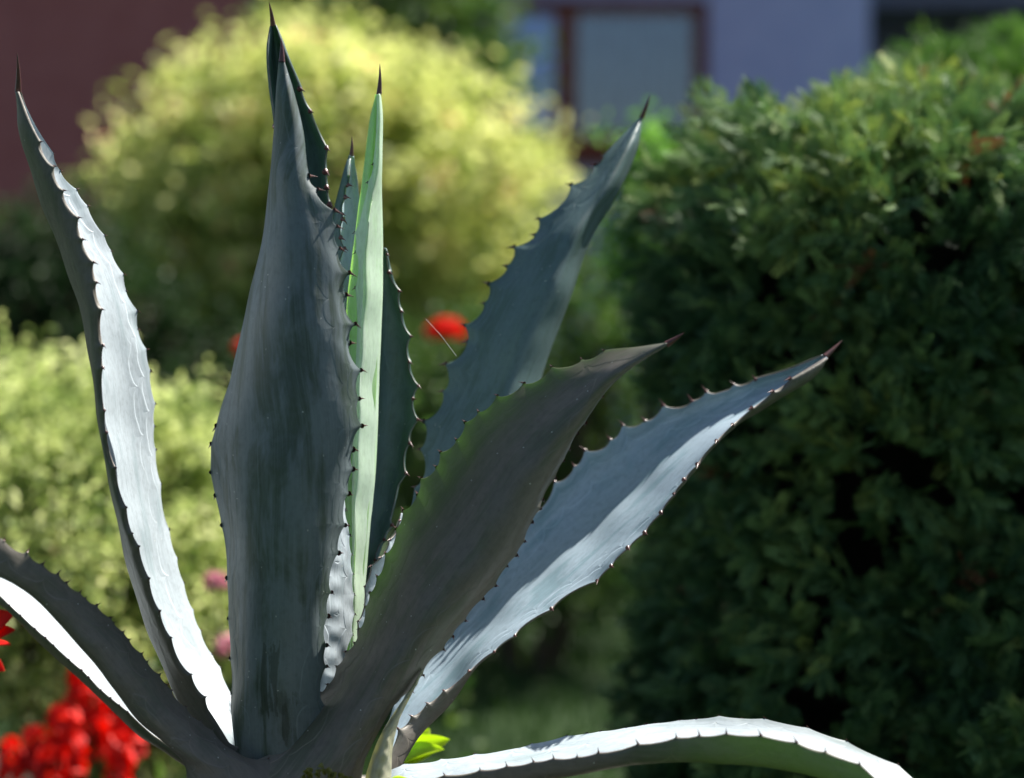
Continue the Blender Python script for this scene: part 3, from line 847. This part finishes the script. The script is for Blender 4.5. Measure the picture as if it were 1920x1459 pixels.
leaf('outer wrap of the central spear with a white sunlit edge',
 [[(706,178,2.226),(708,177,2.224),(711,176,2.224),(714,177,2.228),(714,178,2.234)],
  [(706,225,2.221),(708,225,2.217),(712,225,2.217),(717,225,2.232),(714,225,2.245)],
  [(699,310,2.218),(703,310,2.214),(710,310,2.216),(716,310,2.236),(710,310,2.252)],
  [(672,430,2.220),(686,430,2.212),(694,430,2.215),(718,430,2.252),(708,430,2.262)],
  [(662,560,2.222),(680,560,2.212),(688,560,2.216),(716,560,2.256),(704,560,2.27)],
  [(656,720,2.224),(672,720,2.214),(682,720,2.219),(711,720,2.260),(698,720,2.27)],
  [(652,900,2.224),(666,900,2.216),(674,900,2.222),(702,900,2.258),(690,900,2.265)],
  [(655,1060,2.224),(664,1060,2.218),(669,1060,2.224),(688,1060,2.252),(678,1060,2.258)],
  [(650,1300,2.226),(654,1300,2.222),(662,1300,2.226),(668,1300,2.238),(660,1300,2.245)]],
 tip=(712,120,2.225), mats=(M_wrap, M_wrap), flip=True, spines=(True, False), thick=0.0016,
 teeth0=[(699,308),(689,342),(664,436),(666,473),(665,540)], auto=(0, 0.05), amp=(0.10, 0.05), spine_len=0.004, spine_r=0.0026)

# 6 toothed blue leaf right of the spear
leaf('shaded blue-green leaf with a broken brown tip, right of the spear',
 [[(708,470,2.285),(711,468,2.29),(715,467,2.292),(720,467,2.29),(724,470,2.286)],
  [(700,530,2.275),(708,530,2.295),(718,530,2.305),(730,530,2.305),(742,530,2.292)],
  [(690,620,2.265),(702,620,2.295),(722,620,2.31),(746,620,2.31),(768,620,2.295)],
  [(684,720,2.258),(700,720,2.295),(725,720,2.315),(755,720,2.315),(780,720,2.298)],
  [(676,820,2.255),(694,820,2.295),(720,820,2.315),(748,820,2.315),(772,820,2.298)],
  [(668,920,2.252),(684,920,2.29),(706,920,2.31),(730,920,2.31),(752,920,2.295)],
  [(664,1010,2.25),(676,1010,2.28),(694,1010,2.295),(712,1010,2.295),(727,1010,2.285)],
  [(655,1110,2.248),(662,1110,2.27),(672,1110,2.28),(684,1110,2.28),(694,1110,2.272)],
  [(640,1300,2.245),(645,1300,2.255),(650,1300,2.26),(656,1300,2.26),(662,1300,2.255)]],
 tip=(719,463,2.288), mats=(M_back, M_back), flip=True,
 teeth1=[(727,477),(731,511),(750,546),(754,584),(772,631),(769,679),(786,724),(776,748),(785,787),(770,832),(763,888),(737,985),(722,1012),(705,1050)],
 amp=(0.05, 0.20), auto=(0, 0.035), spine_len=0.0052, spine_r=0.002)

# 7 narrow lit leaf at the inner foot (between front leaf and spear)
leaf('narrow grey leaf lit from the side, squeezed between front leaf and spear',
 [[(606,880,2.170),(618,878,2.180),(628,878,2.192),(640,880,2.204)],
  [(604,960,2.156),(618,960,2.172),(634,960,2.190),(650,960,2.208)],
  [(600,1060,2.152),(616,1060,2.168),(638,1060,2.188),(660,1060,2.212)],
  [(598,1150,2.152),(614,1150,2.168),(638,1150,2.188),(664,1150,2.212)],
  [(596,1220,2.156),(610,1220,2.170),(632,1220,2.188),(656,1225,2.206)],
  [(594,1320,2.168),(604,1320,2.175),(615,1320,2.183),(630,1320,2.192)]],
 tip=(628,840,2.2), mats=(M_lit_in, M_out), flip=True,
 teeth1=[(648,955),(654,985),(657,1004),(660,1040),(662,1076),(665,1115),(666,1152),(662,1190)], amp=(0.05, 0.14), spine_len=0.004, thick=0.003)

# 8 scalloped sunlit leaf edge between spear foot and right front leaf
leaf('short sunlit leaf with scalloped edge behind the right front leaf',
 [[(752,962,2.190),(757,964,2.198),(763,968,2.208),(768,974,2.216)],
  [(733,1008,2.176),(748,1012,2.198),(770,1020,2.226),(790,1030,2.252)],
  [(708,1052,2.166),(728,1060,2.190),(760,1075,2.226),(790,1090,2.262)],
  [(686,1110,2.162),(705,1120,2.186),(735,1140,2.222),(765,1155,2.258)],
  [(668,1180,2.166),(684,1190,2.184),(705,1210,2.212),(725,1225,2.240)],
  [(640,1300,2.172),(650,1310,2.182),(665,1320,2.198),(680,1330,2.212)]],
 tip=(751,955,2.195), mats=(M_lit_in, M_out), flip=True, teeth0=[(750,976),(731,1012),(713,1046),(695,1062),(684,1100)], amp=(0.2, 0.1), spine_len=0.0035, spine_r=0.0012, thick=0.003)

# 9 upper right leaf
leaf('upper right leaf pointing up and right with a sunlit right edge',
 [[(1199,222,2.332),(1200,220,2.328),(1203,219,2.326),(1206,220,2.328),(1206,222,2.332)],
  [(1160,262,2.332),(1170,265,2.320),(1183,268,2.316),(1195,272,2.326),(1194,276,2.338)],
  [(1100,325,2.332),(1120,335,2.314),(1145,345,2.310),(1163,352,2.326),(1158,358,2.345)],
  [(1005,415,2.335),(1040,425,2.310),(1085,440,2.302),(1108,450,2.326),(1098,458,2.355)],
  [(935,505,2.338),(980,520,2.310),(1040,540,2.298),(1070,552,2.330),(1058,562,2.365)],
  [(870,608,2.340),(920,625,2.310),(990,645,2.296),(1032,655,2.332),(1018,668,2.370)],
  [(828,715,2.342),(880,735,2.312),(950,755,2.298),(995,765,2.332),(980,778,2.370)],
  [(792,810,2.342),(840,830,2.314),(905,850,2.300),(945,860,2.328),(930,872,2.362)],
  [(770,910,2.338),(805,925,2.314),(850,940,2.302),(885,950,2.324),(872,960,2.350)],
  [(735,1010,2.332),(760,1025,2.314),(795,1040,2.306),(820,1050,2.320),(810,1058,2.340)],
  [(660,1200,2.325),(675,1215,2.312),(695,1225,2.308),(710,1232,2.316),(704,1238,2.328)]],
 tip=(1219,178,2.49), mats=(M_back, M_in), flip=True,
 teeth0=[(1131,291),(1114,310),(1069,346),(1009,410),(1001,440),(962,463),(948,498),(914,531),(906,568),(869,609),(874,640),(834,682),(828,733),(793,789),(786,842),(777,913)],
 teeth1=None, amp=(0.21, 0.05), auto=(0, 0.06), spine_len=0.0062, thick=0.005, lean=0.17, dadd=(0, 0, -0.018, 0.030, 0.035))

# 10 right front leaf seen from outside
leaf('dark right front leaf seen from below, glowing green along its upper edge',
 [[(1252,641,2.078),(1251,643,2.074),(1250,646,2.072),(1248,649,2.074),(1247,651,2.078)],
  [(1200,652,2.098),(1200,662,2.086),(1198,674,2.080),(1192,685,2.084),(1184,692,2.092)],
  [(1132,662,2.118),(1138,685,2.096),(1142,708,2.084),(1145,722,2.090),(1140,734,2.104)],
  [(1034,694,2.138),(1052,735,2.108),(1075,775,2.088),(1092,792,2.096),(1098,798,2.118)],
  [(960,735,2.150),(985,790,2.115),(1018,840,2.090),(1045,862,2.098),(1058,868,2.122)],
  [(880,800,2.160),(910,868,2.120),(952,928,2.092),(990,955,2.098),(1012,962,2.124)],
  [(815,880,2.165),(850,950,2.124),(900,1010,2.095),(945,1035,2.100),(972,1040,2.126)],
  [(765,955,2.168),(800,1025,2.128),(848,1085,2.100),(890,1110,2.104),(918,1112,2.128)],
  [(718,1050,2.170),(750,1110,2.134),(795,1160,2.106),(828,1180,2.110),(852,1190,2.130)],
  [(670,1185,2.172),(695,1220,2.138),(728,1255,2.114),(758,1268,2.116),(786,1280,2.132)],
  [(600,1300,2.170),(630,1325,2.142),(670,1350,2.122),(705,1355,2.122),(742,1345,2.136)],
  [(520,1378,2.162),(560,1405,2.140),(610,1430,2.124),(660,1435,2.124),(705,1425,2.138)],
  [(440,1430,2.155),(490,1470,2.135),(560,1500,2.122),(630,1510,2.124),(680,1500,2.14)]],
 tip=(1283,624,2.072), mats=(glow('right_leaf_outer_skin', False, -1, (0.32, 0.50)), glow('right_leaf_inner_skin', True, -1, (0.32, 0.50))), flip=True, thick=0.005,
 teeth0=[(1132,657),(1090,673),(1034,687),(981,718),(931,741),(896,771),(871,791),(855,824),(825,847),(817,875),(788,896),(782,926),(755,955),(742,990),(722,1037),(706,1080),(692,1111),(684,1137),(672,1179),(664,1205),(647,1222),(630,1249),(613,1283),(600,1298),(592,1311),(577,1327),(563,1340),(548,1356)],
 teeth1=[(1129,743),(1097,793),(1082,812),(1068,842),(1057,864),(1042,896),(1018,937),(1014,954),(998,979),(984,1015),(969,1041),(951,1062),(930,1098),(906,1123),(873,1164),(849,1194),(832,1218),(794,1267),(773,1296)],
 amp=(0.19, 0.13), auto=(0, 0), spine_len=0.0046)

# 11 right leaf, inner side
leaf('long right leaf lying open with a sunlit bluish channel',
 [[(1542,668,2.150),(1544,669,2.154),(1547,669,2.154),(1549,669,2.150),(1549,670,2.147),(1548,670,2.146)],
  [(1480,693,2.175),(1486,698,2.190),(1498,702,2.188),(1518,702,2.172),(1510,706,2.156),(1492,708,2.148)],
  [(1375,722,2.195),(1382,738,2.218),(1402,754,2.212),(1428,758,2.188),(1420,762,2.162),(1406,765,2.150)],
  [(1243,764,2.215),(1255,792,2.248),(1285,822,2.240),(1312,826,2.205),(1332,832,2.170),(1341,833,2.152)],
  [(1143,826,2.228),(1160,866,2.262),(1192,905,2.254),(1205,925,2.215),(1232,945,2.175),(1252,950,2.156)],
  [(1039,905,2.236),(1058,950,2.270),(1090,995,2.264),(1105,1018,2.225),(1135,1042,2.185),(1160,1054,2.165)],
  [(940,1030,2.238),(955,1060,2.268),(978,1098,2.262),(992,1115,2.228),(1016,1132,2.195),(1040,1144,2.175)],
  [(845,1165,2.236),(855,1182,2.258),(872,1208,2.254),(886,1216,2.226),(906,1222,2.200),(927,1224,2.182)],
  [(765,1270,2.226),(772,1285,2.242),(786,1306,2.238),(812,1322,2.214),(836,1318,2.196),(836,1294,2.184)],
  [(728,1345,2.212),(734,1360,2.222),(744,1376,2.218),(762,1388,2.202),(785,1368,2.190),(768,1348,2.182)],
  [(712,1400,2.200),(716,1410,2.205),(724,1422,2.204),(738,1432,2.194),(758,1410,2.186),(742,1372,2.180)],
  [(690,1470,2.19),(695,1475,2.19),(702,1480,2.19),(712,1485,2.186),(728,1470,2.182),(722,1420,2.178)]],
 tip=(1579,638,2.36), mats=(M_in, M_out), flip=True,
 teeth0=[(1416,711),(1375,720),(1323,733),(1296,751),(1243,759),(1208,788),(1167,796),(1143,823),(1096,843),(1076,873),(1039,902)],
 teeth1=[(1480,711),(1447,735),(1408,766),(1373,797),(1343,828),(1308,872),(1283,900),(1264,927),(1240,962),(1210,1000),(1178,1028),(1147,1062),(1120,1090),(1035,1142),(966,1192),(927,1222),(879,1258),(831,1294),(800,1318),(770,1342),(745,1365)],
 amp=(0.18, 0.15), auto=(0.035, 0), spine_len=0.0058, dscale=1.5, lean=0.20, dadd=(0.056, 0.016, 0, 0, 0, 0))

# 12 arching lower right leaf
leaf('low right leaf arching outwards along the bottom edge, upper side in full sun',
 [[(1960,1640,2.02),(1950,1642,2.01),(1940,1645,2.0),(1935,1645,1.99),(1930,1642,1.985)],
  [(1790,1520,2.085),(1780,1545,2.065),(1750,1575,2.035),(1715,1575,2.0),(1720,1525,1.99)],
  [(1685,1437,2.115),(1680,1455,2.095),(1660,1485,2.055),(1622,1490,2.01),(1612,1435,2.0)],
  [(1588,1392,2.135),(1582,1405,2.115),(1565,1440,2.07),(1535,1450,2.02),(1530,1404,2.01)],
  [(1434,1350,2.155),(1430,1362,2.135),(1422,1400,2.085),(1420,1428,2.035),(1426,1379,2.02)],
  [(1320,1350,2.165),(1318,1360,2.145),(1312,1395,2.095),(1310,1421,2.045),(1314,1380,2.035)],
  [(1200,1362,2.170),(1198,1370,2.152),(1195,1400,2.105),(1192,1426,2.062),(1196,1395,2.05)],
  [(1062,1382,2.172),(1062,1390,2.158),(1062,1418,2.118),(1062,1448,2.08),(1062,1418,2.07)],
  [(930,1407,2.172),(930,1414,2.16),(930,1440,2.128),(930,1468,2.098),(930,1439,2.09)],
  [(820,1424,2.172),(820,1432,2.162),(820,1455,2.138),(820,1478,2.115),(820,1454,2.108)],
  [(735,1440,2.172),(735,1446,2.165),(732,1466,2.148),(728,1488,2.13),(728,1468,2.124)],
  [(690,1475,2.172),(690,1480,2.167),(688,1490,2.155),(685,1505,2.145),(685,1490,2.14)]],
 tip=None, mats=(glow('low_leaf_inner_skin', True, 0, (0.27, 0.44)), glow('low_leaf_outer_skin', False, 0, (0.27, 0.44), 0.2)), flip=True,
 teeth0=[(1062,1379),(1100,1375),(1126,1371),(1175,1364),(1211,1358),(1229,1356),(1274,1350),(1306,1348),(1349,1342),(1392,1347),(1434,1347),(1515,1364),(1588,1389),(1685,1434)],
 teeth1=[(900,1442),(950,1435),(1000,1427),(1038,1421),(1082,1418),(1122,1410),(1196,1394),(1268,1381),(1311,1378),(1362,1374),(1426,1377),(1493,1390),(1548,1408),(1612,1431)],
 amp=(0.10, 0.06), auto=(0.035, 0.035), spine_len=0.0046)

# 13 lower left leaf, outer side
leaf('low left leaf seen from outside, running down to the foot of the plant',
 [[(-210,1000,2.02),(-212,1005,2.015),(-215,1010,2.01),(-216,1016,2.012),(-214,1020,2.02)],
  [(-100,980,2.022),(-105,1000,2.016),(-108,1025,2.012),(-105,1048,2.016),(-92,1055,2.035)],
  [(5,1014,2.040),(0,1038,2.032),(-6,1062,2.028),(-2,1083,2.035),(12,1082,2.06)],
  [(110,1078,2.075),(98,1100,2.060),(84,1122,2.050),(76,1133,2.058),(90,1130,2.09)],
  [(210,1162,2.122),(192,1185,2.090),(168,1210,2.070),(152,1217,2.078),(168,1212,2.11)],
  [(280,1245,2.140),(262,1268,2.106),(235,1292,2.086),(214,1294,2.094),(230,1285,2.13)],
  [(345,1322,2.155),(328,1340,2.120),(300,1362,2.100),(268,1360,2.108),(290,1345,2.145)],
  [(400,1370,2.165),(385,1390,2.130),(355,1412,2.108),(318,1404,2.114),(330,1380,2.15)],
  [(455,1402,2.165),(440,1425,2.132),(410,1455,2.112),(348,1440,2.116),(360,1410,2.15)],
  [(525,1435,2.155),(500,1475,2.13),(450,1510,2.115),(355,1490,2.12),(370,1450,2.15)],
  [(548,1490,2.15),(520,1540,2.13),(460,1570,2.12),(370,1550,2.125),(380,1510,2.15)]],
 tip=(-240,1010,2.0), mats=(M_out, M_in), flip=False,
 teeth0=[(8,1013),(52,1035),(81,1057),(110,1075),(126,1092),(151,1110),(161,1121),(183,1134),(208,1158),(214,1167),(232,1184),(243,1199),(267,1225),(277,1240),(300,1264),(314,1284),(323,1294),(349,1325),(377,1352),(399,1368)],
 amp=(0.12, 0.05), auto=(0.035, 0), spines=(True, False), spine_len=0.0036, thick=0.005, dscale=0.5)

# 14 leaf behind it, sunlit channel showing below
leaf('sunlit channel of the second low left leaf, showing under the first',
 [[(-180,1048,2.360),(-184,1056,2.335),(-186,1066,2.310),(-184,1078,2.285),(-178,1072,2.275)],
  [(-70,1045,2.400),(-76,1062,2.360),(-80,1078,2.320),(-76,1090,2.280),(-64,1080,2.262)],
  [(34,1084,2.420),(24,1098,2.375),(12,1116,2.325),(4,1127,2.275),(6,1120,2.258)],
  [(122,1150,2.425),(108,1166,2.385),(92,1184,2.335),(76,1196,2.285),(80,1190,2.265)],
  [(196,1232,2.425),(184,1242,2.390),(168,1254,2.340),(150,1264,2.295),(156,1257,2.272)],
  [(256,1310,2.410),(248,1314,2.380),(236,1322,2.340),(220,1330,2.300),(224,1320,2.278)],
  [(300,1350,2.390),(292,1356,2.365),(278,1366,2.335),(262,1370,2.305),(268,1352,2.285)],
  [(360,1385,2.360),(350,1395,2.345),(335,1412,2.325),(318,1408,2.305),(325,1390,2.290)],
  [(430,1430,2.330),(425,1445,2.330),(412,1460,2.320),(395,1460,2.305),(400,1445,2.295)]],
 tip=(-215,1055,2.29), mats=(M_lit_in, M_out), flip=False,
 teeth1=[(-20,1095),(18,1134),(39,1153),(66,1178),(86,1195),(101,1209),(130,1236),(154,1256),(167,1269),(190,1293),(208,1308),(224,1321),(240,1333)],
 amp=(0.05, 0.08), auto=(0, 0), spines=(False, True), spine_len=0.0030)

# dry papery sheath at the foot
leaf('dry papery pointed sheath at the foot of the right leaf',
 [[(791,1256,2.124),(792,1256,2.122),(793,1256,2.122),(795,1256,2.124)],
  [(765,1298,2.126),(767,1299,2.120),(770,1300,2.120),(772,1302,2.126)],
  [(735,1342,2.130),(738,1345,2.118),(744,1348,2.118),(748,1352,2.130)],
  [(708,1390,2.132),(715,1395,2.114),(727,1400,2.114),(736,1405,2.132)],
  [(690,1440,2.132),(700,1445,2.112),(718,1450,2.112),(734,1452,2.132)],
  [(676,1495,2.132),(690,1500,2.114),(712,1500,2.114),(734,1500,2.132)]],
 tip=None, mats=(M_paper, M_paper), flip=True, spines=(False, False), auto=(0, 0), thick=0.001, NU=120, NV=12)

# ------------------------------------------------------------------ small plants at the foot
M_succ = agave_mat('yellow_green_fleshy_leaf', (0.50, 0.60, 0.06), (0.38, 0.52, 0.05), 0.5, 0.1, tcol=(0.75, 0.95, 0.10), seed=31.0, rub=0.3, imprint=0.0)
def fleshy(parent, base, tipp, width, up, cup=0.35, name='leaf', mat=None, n=14, mth=7):
    """pointed oval leaf, cupped, with thickness"""
    base = np.array(base); tipp = np.array(tipp); ax = tipp - base; L = np.linalg.norm(ax); ax = ax / L
    up = np.array(up, float); up -= ax * up.dot(ax); up /= np.linalg.norm(up)
    sd_ = np.cross(ax, up)
    V, A = [], []
    for lay in (0, 1):
        for i in range(n):
            u = i / (n - 1); wv = width * .5 * (math.sin(math.pi * min(1, u * .93 + .07) ** .85) ** .75) * (1 if u < 1 else 0.02)
            for j in range(mth):
                v = 2 * j / (mth - 1) - 1
                p = base + ax * L * u + sd_ * wv * v + up * (wv * cup * v * v * 1.6 + L * 0.10 * math.sin(math.pi * u)) - up * lay * (0.0012 + wv * .14 * (1 - v * v))
                V.append(p); A.append((u * L, wv * v, wv * (1 - abs(v))))
    q = n * mth; F = []
    for i in range(n - 1):
        for j in range(mth - 1):
            a = i * mth + j
            F.append([a, a + 1, a + mth + 1, a + mth]); F.append([q + a, q + a + mth, q + a + mth + 1, q + a + 1])
        a = i * mth; F.append([a, a + mth, q + a + mth, q + a]); a += mth - 1; F.append([a, q + a, q + a + mth, a + mth])
    return mesh_np(name, np.array(V), np.array(F), mat or M_succ, parent, attrs={'leafpos': ('FLOAT_VECTOR', np.array(A))})
pl = empty('seedling', P(760, 1450, 2.440), 'small plant with glowing yellow-green leaves at the foot of the agave', 'plant')
fleshy(pl, P(745, 1424, 2.44), P(843, 1386, 2.42), 0.030, (-0.25, -0.9, 0.35), 0.35)
fleshy(pl, P(752, 1432, 2.43), P(832, 1404, 2.41), 0.022, (0.0, -0.6, 0.8), 0.4)
fleshy(pl, P(748, 1425, 2.45), P(806, 1366, 2.46), 0.024, (0.4, -0.9, 0.3), 0.45)
fleshy(pl, P(738, 1428, 2.45), P(776, 1368, 2.47), 0.022, (-0.6, -0.7, 0.3), 0.35)
fleshy(pl, P(728, 1440, 2.44), P(790, 1408, 2.43), 0.024, (0.1, -0.9, 0.4), 0.3)
fleshy(pl, P(725, 1475, 2.10), P(768, 1462, 2.10), 0.012, (0, -0.2, 1), 0.3)
pl2 = empty('creeping_weed', P(610, 1475, 2.06), 'tiny dull yellow leaves creeping at the bottom centre below the agave', 'plant')
M_weed = agave_mat('weed_leaf', (0.20, 0.19, 0.03), (0.12, 0.14, 0.03), 0.3, 0.1, tcol=(0.4, 0.4, 0.08), seed=41.0, imprint=0.0)
for k in range(22):
    x = random.uniform(560, 655); y = 1462 - 22 * math.exp(-((x - 600) / 35) ** 2) * random.random() + random.uniform(-4, 10)
    a = random.uniform(0, 6.28); r = random.uniform(9, 15)
    fleshy(pl2, P(x, y, 2.07), P(x + r * math.cos(a), y - abs(r * math.sin(a)) * .8, 2.065), 0.0055, (0.2 * math.cos(a), -0.8, 0.6), 0.3, mat=M_weed, n=7, mth=5)

# planter that carries the agave (just below the frame)
M_conc = simple('concrete_planter', (0.22, 0.21, 0.19), (0.30, 0.28, 0.25), 12, 0.9, 0.6, 0.005)
pc = P(560, 1500, 2.2)
planter = empty('planter', (pc[0], pc[1], 0), 'round grey planter under the agave, below the picture edge', 'planter')
prof = [(0.0, 0.0), (0.20, 0.0), (0.24, 0.05), (0.30, pc[2] - 0.10), (0.33, pc[2] - 0.09), (0.33, pc[2] - 0.05), (0.295, pc[2] - 0.05), (0.28, pc[2] - 0.09), (0.27, pc[2] - 0.20)]
V, F = [], []
for i, (r, z) in enumerate(prof):
    for j in range(48):
        a = 2 * math.pi * j / 48; V.append((pc[0] + r * math.cos(a), pc[1] + r * math.sin(a), z))
for i in range(len(prof) - 1):
    for j in range(48): F.append([i * 48 + j, i * 48 + (j + 1) % 48, (i + 1) * 48 + (j + 1) % 48, (i + 1) * 48 + j])
mesh_np('pot', np.array(V), np.array(F), M_conc, planter)
V = [(pc[0], pc[1], pc[2] - 0.03)] + [(pc[0] + .286 * math.cos(a), pc[1] + .286 * math.sin(a), pc[2] - .08 + .006 * math.sin(7 * a)) for a in np.linspace(0, 2 * math.pi, 48, endpoint=False)]
mesh_np('soil', np.array(V), [[0, 1 + k, 1 + (k + 1) % 48] for k in range(48)], M_soil, planter)
# short stem hidden between the leaf bases
stv, stf = tube_arrays([P(560, 1530, 2.2), P(560, 1470, 2.2), P(560, 1400, 2.2), P(560, 1330, 2.205)], [0.045, 0.05, 0.03, 0.008], 16)
mesh_np('stem', stv, stf, M_out, agave)

# ------------------------------------------------------------------ flowers
M_red = foliage_mat('red_petals', [(0, G(.45, .010, .008)), (.5, G(.85, .020, .012)), (1, G(.80, .05, .03))], 0.3, 0.6, 1.1)
M_pink = foliage_mat('pink_petals', [(0, G(.55, .20, .28)), (1, G(.85, .50, .55))], 0.35, 0.5, 1.1)
M_stem = simple('flower_stem', (0.05, 0.09, 0.03), (0.08, 0.12, 0.04), 30, 0.7)

def stem(parent, a, b, r=0.002):
    a = np.array(a); b = np.array(b); m = (a + b) / 2 + np.array([0.01, 0.0, 0])
    V, F = tube_arrays([a, m, b], [r, r * .9, r * .7], 7)
    return mesh_np('stem', V, F, M_stem, parent)

def petals(parent, c, rad, n, size, mat, squash=1.0, name='flower_head', tube=False):
    d = rand_dirs(n); d[:, 2] = np.abs(d[:, 2]) * .9 - .25 if not tube else d[:, 2]
    p = np.array(c) + d * rad * np.array([1, 1, squash])
    nn = d + rand_dirs(n) * .5; nn /= np.linalg.norm(nn, axis=1)[:, None]
    return leaf_cards(p, nn, np.full(n, size) * RNG.uniform(.7, 1.3, n), RNG.random(n), name, mat, parent, aspect=0.8)

def head_flower(name, label, cat, c, rad, n, size, mat, group=None, height=None):
    g = (c[0] + .03, c[1], 0.0)
    t = empty(name, g, label, cat, group)
    petals(t, c, rad, n, size, mat)
    stem(t, (g[0], g[1], 0.02), c, 0.003)
    lp = np.array(g) + np.stack([RNG.normal(0, .05, 60), RNG.normal(0, .05, 60), RNG.uniform(.05, max(.1, c[2] - .10), 60)], 1)
    ln = rand_dirs(60) + [0, 0, .8]; ln /= np.linalg.norm(ln, axis=1)[:, None]
    o = leaf_cards(lp, ln, RNG.uniform(.03, .055, 60), RNG.random(60) * .8, 'leaves', M_mid, t, aspect=.8)
    o['kind'] = 'stuff'
    return t
head_flower('red_geranium', 'round red flower head in the gap between the middle leaves', 'flower', P(836, 622, 5.0), 0.038, 90, 0.024, M_red)
head_flower('red_geranium', 'red flower peeping out left of the broad front leaf', 'flower', P(455, 655, 5.0), 0.020, 50, 0.020, M_red)
head_flower('pink_flower', 'pink flower between left leaves, the upper of two', 'flower', P(405, 1092, 3.75), 0.020, 50, 0.016, M_pink, 'pink flowers')
head_flower('pink_flower', 'pink flower beside the foot of the front leaf, lower of two', 'flower', P(432, 1212, 3.75), 0.024, 60, 0.018, M_pink, 'pink flowers')
head_flower('pink_flower', 'faint pink flower deep in the light green shrub at left', 'flower', P(108, 1035, 4.0), 0.011, 26, 0.014, M_pink, 'pink flowers')

# near geranium on the left edge: few big petals, almost in focus
ng_ = empty('near_geranium', ground(-30, 2.42), 'large near red petals cut by the left edge', 'flower')
for (x0, y0, x1, y1, wd, up) in ((-46, 1195, 26, 1150, .034, (.1, -.9, .5)), (-40, 1215, 28, 1180, .026, (.2, -.7, .7)), (-45, 1225, 21, 1208, .014, (0, -.3, 1)), (-40, 1225, 8, 1258, .022, (0, -.9, .3)),
                                (-46, 1205, -80, 1150, .03, (-.2, -.9, .5)), (-46, 1205, -95, 1230, .03, (-.2, -.9, .1))):
    fl = fleshy(ng_, P(x0, y0, 2.42), P(x1, y1, 2.40), wd, up, 0.25, name='petal', mat=None)
    fl.data.materials.clear()
    fl.data.materials.append(M_red)
    a = fl.data.attributes.new('tint', 'FLOAT', 'POINT'); a.data.foreach_set('value', np.full(len(fl.data.vertices), .5, dtype=np.float32))
stem(ng_, (ground(-40, 2.44)[0], ground(-40, 2.44)[1], 0.0), P(-44, 1212, 2.43), 0.003)

# red salvia spikes in the bed
def salvia(px, py, d, h, label, nfl=46):
    top = P(px, py, d)
    t = empty('red_salvia', (top[0], top[1], 0.0), label, 'flower', 'red salvia spikes at the lower left')
    L = h * K * d
    k = nfl
    s = RNG.random(k); a = RNG.random(k) * 6.283
    r = 0.010 + 0.014 * s
    p = top + np.stack([np.cos(a) * r, np.sin(a) * r, -s * L], 1)
    nn = np.stack([np.cos(a), np.sin(a), 0.5 + 0 * a], 1) + rand_dirs(k) * .4; nn /= np.linalg.norm(nn, axis=1)[:, None]
    leaf_cards(p, nn, RNG.uniform(.024, .044, k), RNG.random(k), 'florets', M_red, t, aspect=.55)
    stem(t, (top[0], top[1], 0.02), top - np.array([0, 0, L * .1]), 0.0025)
    n = 46
    lp = np.array([top[0], top[1], 0]) + np.stack([RNG.normal(0, .035, n), RNG.normal(0, .035, n), RNG.uniform(.05, max(.1, top[2] - L * 1.05), n)], 1)
    ln = rand_dirs(n) + [0, 0, .8]; ln /= np.linalg.norm(ln, axis=1)[:, None]
    o = leaf_cards(lp, ln, RNG.uniform(.03, .05, n), RNG.random(n) * .8 + .1, 'leaves', M_mid, t, aspect=.6)
    o['kind'] = 'stuff'
    return t
SALV = [(150, 1253, 3.75, 94, 'thin faint red salvia spike, highest of the clump'),
        (172, 1288, 3.70, 121, 'red salvia spike just under the sunlit channel leaf'),
        (205, 1278, 3.75, 121, 'red salvia spike touching the low left leaf from behind'),
        (110, 1323, 3.60, 175, 'thickest red salvia spike, left of the middle of the clump'),
        (132, 1333, 3.58, 175, 'tall red salvia spike in the middle of the clump'),
        (62, 1363, 3.60, 135, 'red salvia spike right of the leftmost one'),
        (20, 1393, 3.60, 108, 'leftmost red salvia spike at the bottom left corner'),
        (90, 1413, 3.55, 94, 'short red salvia spike at the bottom edge'),
        (222, 1383, 3.60, 121, 'red salvia spike near the bottom right of the clump'),
        (245, 1328, 3.75, 108, 'red salvia spike half hidden by the leaf at the right of the clump'),
        (190, 1353, 3.80, 81, 'dim red salvia spike deep between the others')]
for s_ in SALV: salvia(*s_)

# spider thread in front of the round red flower
tv, tf = tube_arrays([P(798, 598, 2.2), P(826, 628, 2.2), P(856, 668, 2.2)], [0.00012] * 3, 5)
M_web = simple('spider_silk', (0.7, 0.7, 0.7), (0.8, 0.8, 0.8), 5, 0.3, 0, 0.001, 0.8)
props(mesh_np('spider_thread', tv, tf, M_web), 'single pale spider thread crossing the round red flower', 'thread')
